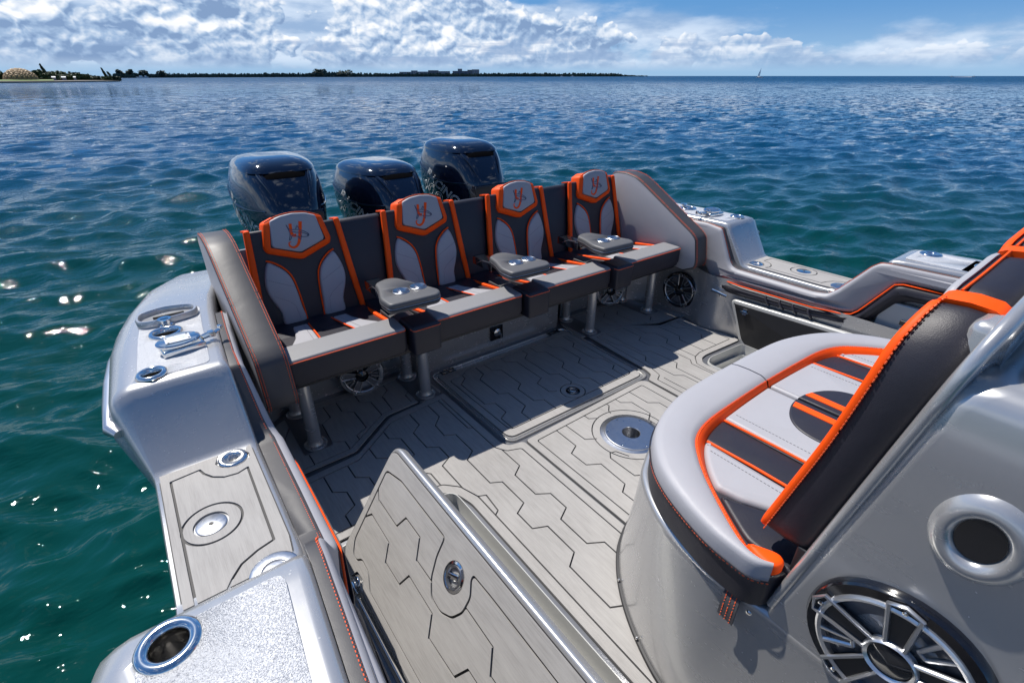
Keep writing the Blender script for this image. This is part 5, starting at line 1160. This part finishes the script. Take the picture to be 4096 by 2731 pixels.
def sweep(path, sec, sub_=5, ends=True):
    Q_ = smooth(path_ := [(p[0], p[1], p[3]) for p in path], sub_, False); F_ = smooth([(p[0], p[2], p[3]) for p in path], sub_, False); n = len(Q_); m_ = len(sec); vs_ = []
    for i in range(n):
        a_, c_ = Vector(Q_[max(0, i-1)]), Vector(Q_[min(n-1, i+1)]); d = Vector((c_.x-a_.x, c_.z-a_.z)).normalized(); nn = Vector((-d.y, d.x))
        e = min(1, (i+.3)/2.5, (n-1-i+.3)/2.5) if ends else 1; e = (1-e)**2*.016
        for t_, h_ in sec: vs_.append((Q_[i][0]+nn.x*(h_-e), Q_[i][1]*(1-t_)+F_[i][1]*t_, Q_[i][2]+nn.y*(h_-e)))
    return MB().add(vs_, [(i*m_+j, i*m_+(j+1) % m_, (i+1)*m_+(j+1) % m_, (i+1)*m_+j) for i in range(n-1) for j in range(m_)]+[tuple(range(m_)), tuple((n-1)*m_+j for j in range(m_))[::-1]])
SEC = [(.06, -.14), (.0, -.05), (.0, -.022), (.05, -.006), (.16, 0), (.5, .004), (.84, 0), (.95, -.008), (1.0, -.025), (1.0, -.14)]
ORS = [(.06, -.045), (-.03, -.040), (-.055, -.018), (-.025, -.001), (.045, .0045), (.105, .004), (.11, -.01)]
bkr = sweep(P1, SEC).obj('backrest', 'dark_vinyl', post, 60, 'dark side of the backrest edged in orange')
sweep(P1, ORS).obj('orange_edge', 'orange_vinyl', bkr, 60)
def edge_path(path, t_, h_):
    Q_ = smooth([(p[0], p[1]*(1-t_)+p[2]*t_, p[3]) for p in path], 5, False); o_ = []
    for i in range(len(Q_)):
        a_, c_ = Vector(Q_[max(0, i-1)]), Vector(Q_[min(len(Q_)-1, i+1)]); d = Vector((c_.x-a_.x, c_.z-a_.z)).normalized(); o_.append((Q_[i][0]-d.y*h_, Q_[i][1], Q_[i][2]+d.x*h_))
    return o_
stitch(edge_path(P1, .125, .0045), .0105, .008, .0019).obj('stitching', 'orange_thread', bkr, kind='stuff')
for P_ in (P2, P3):
    b2 = sweep(P_, SEC).obj('backrest', 'dark_vinyl', post, 60); sweep(P_, ORS).obj('pale_edge' if P_ is P2 else 'orange_edge', 'light_vinyl' if P_ is P2 else 'orange_vinyl', b2, 60)
    MB().tube(edge_path(P_, .22, .003), .003, 6).obj('piping', 'orange_vinyl', b2)
BS = [(.5+(t_-.5)*1.04, h_+.0035) for t_, h_ in SEC]
sweep(PB_, BS, 3, False).obj('orange_band', 'orange_vinyl', post, 60); sweep(PB2, BS, 3, False).obj('orange_band', 'orange_vinyl', post, 60)
# moulded shell rising behind the backrest
def sh(x, yf, z): return (x, pl_y(min(z, 1.42))+.006, pl_y(min(z, 1.42))-.020, z)
SHP = [sh(1.004, 0, .565), sh(1.002, 0, .75), sh(1.001, 0, 1.0), sh(1.000, 0, 1.20), sh(1.0, 0, 1.27), sh(1.012, 0, 1.335), sh(1.045, 0, 1.385), sh(1.10, 0, 1.412), sh(1.2, 0, 1.426), sh(1.5, 0, 1.450), sh(1.8, 0, 1.460), sh(2.2, 0, 1.445), sh(2.5, 0, 1.40), sh(2.59, 0, 1.30), sh(2.6, 0, 1.2)]
sweep(SHP, [(0, -.10), (0, -.012), (.15, 0), (.5, .004), (.85, 0), (1, -.012), (1, -.10)], 5, False).obj('seat_shell', 'silver', post, 60)
MB().box((1.8, .115, 1.28), (1.40, .06, .20), 0, None, bev=.02).obj('shell_panel', 'silver', post)
MB().add([(x, y, z) for x in (1.13, 2.47) for y, z in ((.325, .73), (.21, 1.18), (.15, 1.18), (.23, .73))], [(0, 1, 2, 3), (4, 5, 6, 7), (0, 4, 5, 1), (1, 5, 6, 2), (2, 6, 7, 3), (3, 7, 4, 0)]).obj('back_cushion', 'light_vinyl', post)
# bracket, strap
MB().box((1.15, .245, .600), (.13, .045, .085), 0, Matrix.Identity(4), bev=.008).obj('hinge_bracket', 'black', post, 40)
MB().box((1.8, .235, .70), (1.5, .03, .10), 0, None, bev=.005).obj('back_plate', 'black', post, 40)
sp = MB(); cs = smooth([(1.035, .343, .548), (1.005, .336, .550), (.985, .330, .546), (.970, .326, .520), (.963, .324, .490), (.960, .323, .462)], 4, False); wv = Vector((.10, .99, 0)).normalized()*.023
nv = len(cs); vs_ = []
for p in cs: 
    p = Vector(p); vs_ += [p-wv, p+wv, p+wv+Vector((-.004, 0, .003)), p-wv+Vector((-.004, 0, .003))]
sp.add(vs_, [(i*4+j, i*4+(j+1) % 4, (i+1)*4+(j+1) % 4, (i+1)*4+j) for i in range(nv-1) for j in range(4)]+[(0, 1, 2, 3), tuple((nv-1)*4+j for j in range(4))])
so = sp.obj('pull_strap', 'grey_vinyl', post, 60)
for k in (-.6, 0, .6): stitch([Vector(p)+wv*k+Vector((-.0045, 0, .0035)) for p in cs], .010, .0075, .0017).obj('stitching', 'orange_thread', so, kind='stuff')

# ---------------------------------------------------------------- outboard motors
def sect(z, yf, yb, w, e=4.4, n=64, tuck=0):
    o_ = []; cy = (yf+yb)/2; ly = (yb-yf)/2
    for k in range(n):
        a = 2*math.pi*k/n; c_, s_ = math.cos(a), math.sin(a)
        x = w*abs(c_)**(2/e)*(1 if c_ > 0 else -1); y = ly*abs(s_)**(2/e)*(1 if s_ > 0 else -1)
        if y < 0: x *= 1-(.40 if z < 1.0 else .40-.22*min(1, (z-1.0)/.18))*(-y/ly)**1.2
        o_.append((x, cy+y, z))
    return o_
def loft(rings, caps=(True, True)):
    b_ = MB(); n = len(rings[0]); b_.add([p for r_ in rings for p in r_], [(j*n+i, j*n+(i+1) % n, (j+1)*n+(i+1) % n, (j+1)*n+i) for j in range(len(rings)-1) for i in range(n)])
    if caps[0]: b_.f.append(tuple(range(n))[::-1]); b_.mi.append(0)
    if caps[1]: b_.f.append(tuple((len(rings)-1)*n+i for i in range(n))); b_.mi.append(0)
    return b_
LV = [(.30, 3.90, 4.50, .19), (.45, 3.86, 4.60, .235), (.62, 3.83, 4.68, .275), (.78, 3.81, 4.73, .302), (.90, 3.815, 4.75, .313), (.955, 3.835, 4.75, .315), (1.02, 3.875, 4.745, .312), (1.09, 3.925, 4.73, .300), (1.15, 3.975, 4.71, .280), (1.185, 4.010, 4.695, .262)]
def shp(z): return tuple(float(np.interp(z, [l_[0] for l_ in LV], [l_[i] for l_ in LV])) for i in (1, 2, 3))
def text_outline(body, size, width=.004, shear=0):
    cu_ = bpy.data.curves.new('t', 'FONT'); cu_.body = body; cu_.size = size; cu_.fill_mode = 'NONE'; cu_.bevel_depth = width/2; cu_.bevel_resolution = 0; cu_.resolution_u = 3; cu_.shear = shear; cu_.space_character = 1.02
    ob_ = bpy.data.objects.new('t', cu_); COL.objects.link(ob_); dg = bpy.context.evaluated_depsgraph_get()
    me = bpy.data.meshes.new_from_object(ob_.evaluated_get(dg)); bpy.data.objects.remove(ob_, do_unlink=True); return me
def make_engine():
    e = thing('outboard_motor', 'engine', 'outboard motor', (0, 0, 0), 'outboard motors on the transom')
    body = loft([sect(*l_) for l_ in LV]); ob_ = body.obj('cowling', 'engine', e, 60)
    bvh = BVHTree.FromPolygons([Vector(v_) for v_ in body.v], body.f)
    # separate top shell, a little proud of the cowling
    tp = [(1.176, 4.000, 4.70, .266), (1.180, 3.996, 4.705, .272), (1.200, 4.012, 4.700, .266), (1.228, 4.045, 4.685, .242), (1.250, 4.10, 4.65, .205), (1.264, 4.17, 4.58, .15), (1.270, 4.26, 4.50, .08)]
    cap_ = loft([sect(*l_) for l_ in tp]).obj('top_cover', 'engine', e, 60)
    # flared shoulder panels along both flanks
    # front service panel
    T = frame((0, 3.807, .86), (1, 0, 0), (0, -1, .04))
    fp = pad('front_panel', 'engine_plate', rounded([(-.150, -.26), (.150, -.26), (.172, .055), (-.172, .055)], .03, 4), .014, .008, T, e)
    MB().tube([T @ Vector((x, .058, .006)) for x in (-.172, -.1, 0, .1, .172)], .005, 6).obj('panel_lip', 'engine', fp)
    # air scoop: flat black strip for the mouth's shade under the top cover with two ridges running down the slope
    def on_slope(x, z, off=0):
        yf, yb, w = shp(z); w *= .72; k = abs(x)/w; cy = (yf+yb)/2; ly = (yb-yf)/2
        y = cy-ly*(max(0, 1-min(k, .999)**4.4))**(1/4.4)
        return Vector((x, y-off, z+off*.6))
    sc = MB(); rows = []
    for z, wx, dpt in ((1.180, .168, .006), (1.160, .166, .006), (1.142, .160, .003)):
        rows.append([on_slope(wx*.9*(-1+2*k/12), z, dpt) for k in range(13)])
    sc.add([p for r_ in rows for p in r_], [(j*13+k, j*13+k+1, (j+1)*13+k+1, (j+1)*13+k) for j in range(2) for k in range(12)]); sc.obj('air_scoop', 'scoop_shade', e)
    for s_ in (-1, 1):
        rg = MB(); path = [on_slope(s_*.165, 1.178, .004), on_slope(s_*.150, 1.12, .007), on_slope(s_*.128, 1.05, .004), on_slope(s_*.112, .99, -.002)]
        rg.tube(smooth(path, 4, False), list(np.interp(np.linspace(0, 1, 13), [0, .3, 1], [.017, .014, .001])), 8); rg.obj('scoop_ridge', 'engine', e, 60)
    # flank crease line
    for s_ in (-1, 1):
        cr_ = []
        for k in range(12):
            t_ = k/11; y = 4.70-.80*t_; z = 1.06-.13*t_-.06*math.sin(t_*3.1); yf, yb, w = shp(z); cy = (yf+yb)/2; ly = (yb-yf)/2; q = min(.999, abs(y-cy)/ly)
            x = w*(1-q**4.4)**(1/4.4)*(1-.40*max(0, (cy-y)/ly)**1.2); cr_.append((s_*(x+.001), y, z))
        MB().tube(smooth(cr_, 3, False), .006, 6).obj('flank_crease', 'engine', e, 60)
    # lettering on the flanks, outline only
    for s_ in (-1,):
        for body_, size, u0, v0, wd in (('RACING', .125, .06, -.050, .0062), ('400R', .245, -.02, -.240, .0072)):
            me = text_outline(body_, size, wd, .25); me.materials.append(M['text_white'])
            ang = R(-31)
            for v_ in me.vertices:
                a, b2_ = v_.co.x+u0, v_.co.y+v0; up_ = a*math.cos(ang)-b2_*math.sin(ang); vp_ = a*math.sin(ang)+b2_*math.cos(ang)
                y = 4.47-up_; z = 1.035+vp_; hit = bvh.ray_cast(Vector((s_*2, y, z)), Vector((-s_, 0, 0)))
                if hit[0] is None: hit = (Vector((s_*.2, y, z)), Vector((s_, 0, 0)))
                v_.co = hit[0]+Vector((s_*(.0008+.4*abs(v_.co.z)), 0, 0))
            o_ = bpy.data.objects.new('lettering', me); link(o_, e); o_['label'] = 'white outlined lettering reading '+body_
    # stem and lower unit
    loft([sect(z, yf, yb, w) for z, yf, yb, w in ((-.75, 4.05, 4.55, .045), (-.5, 4.05, 4.5, .07), (-.1, 3.98, 4.45, .13), (.31, 3.93, 4.48, .18))]).obj('leg', 'engine_plate', e, 60)
    MB().box((0, 3.72, .22), (.24, .34, .30), 0, None, bev=.03).obj('mount_bracket', 'engine_plate', e, 40)
    for s_ in (-1, 1): MB().tube(smooth([(s_*.06, 3.84, .55), (s_*.08, 3.66, .48), (s_*.12, 3.5, .30)], 5, False), .022, 8).obj('rigging_hose', 'rubber', e)
    return e
E0 = make_engine()
labs = ['left outboard motor, nearest to the camera and biggest in view', 'middle outboard motor, sitting lower than the other two', 'right outboard motor, behind the third seat and highest in the photo']
spots = [(.950, .0, .962, -2.0), (1.825, .04, .872, 4.0), (2.655, .0, .970, -2.5)]
def copy_eng(src):
    r_ = src.copy(); COL.objects.link(r_)
    def rec(o_, par):
        for ch in list(o_.children):
            c = ch.copy(); COL.objects.link(c); c.parent = par; c.matrix_parent_inverse = ch.matrix_parent_inverse.copy(); rec(ch, c)
    rec(src, r_); return r_
engs = [E0, copy_eng(E0), copy_eng(E0)]
for e_, (x, dy, sz, az_), lb_ in zip(engs, spots, labs):
    e_.location = (x, 4.2+dy, 0); e_['label'] = lb_; e_.rotation_euler = (0, 0, R(az_)); e_.scale = (1.05, 1, sz)
    for ch in e_.children: ch.matrix_parent_inverse = Matrix.Translation((0, -4.2, 0))
bpy.context.view_layer.update()
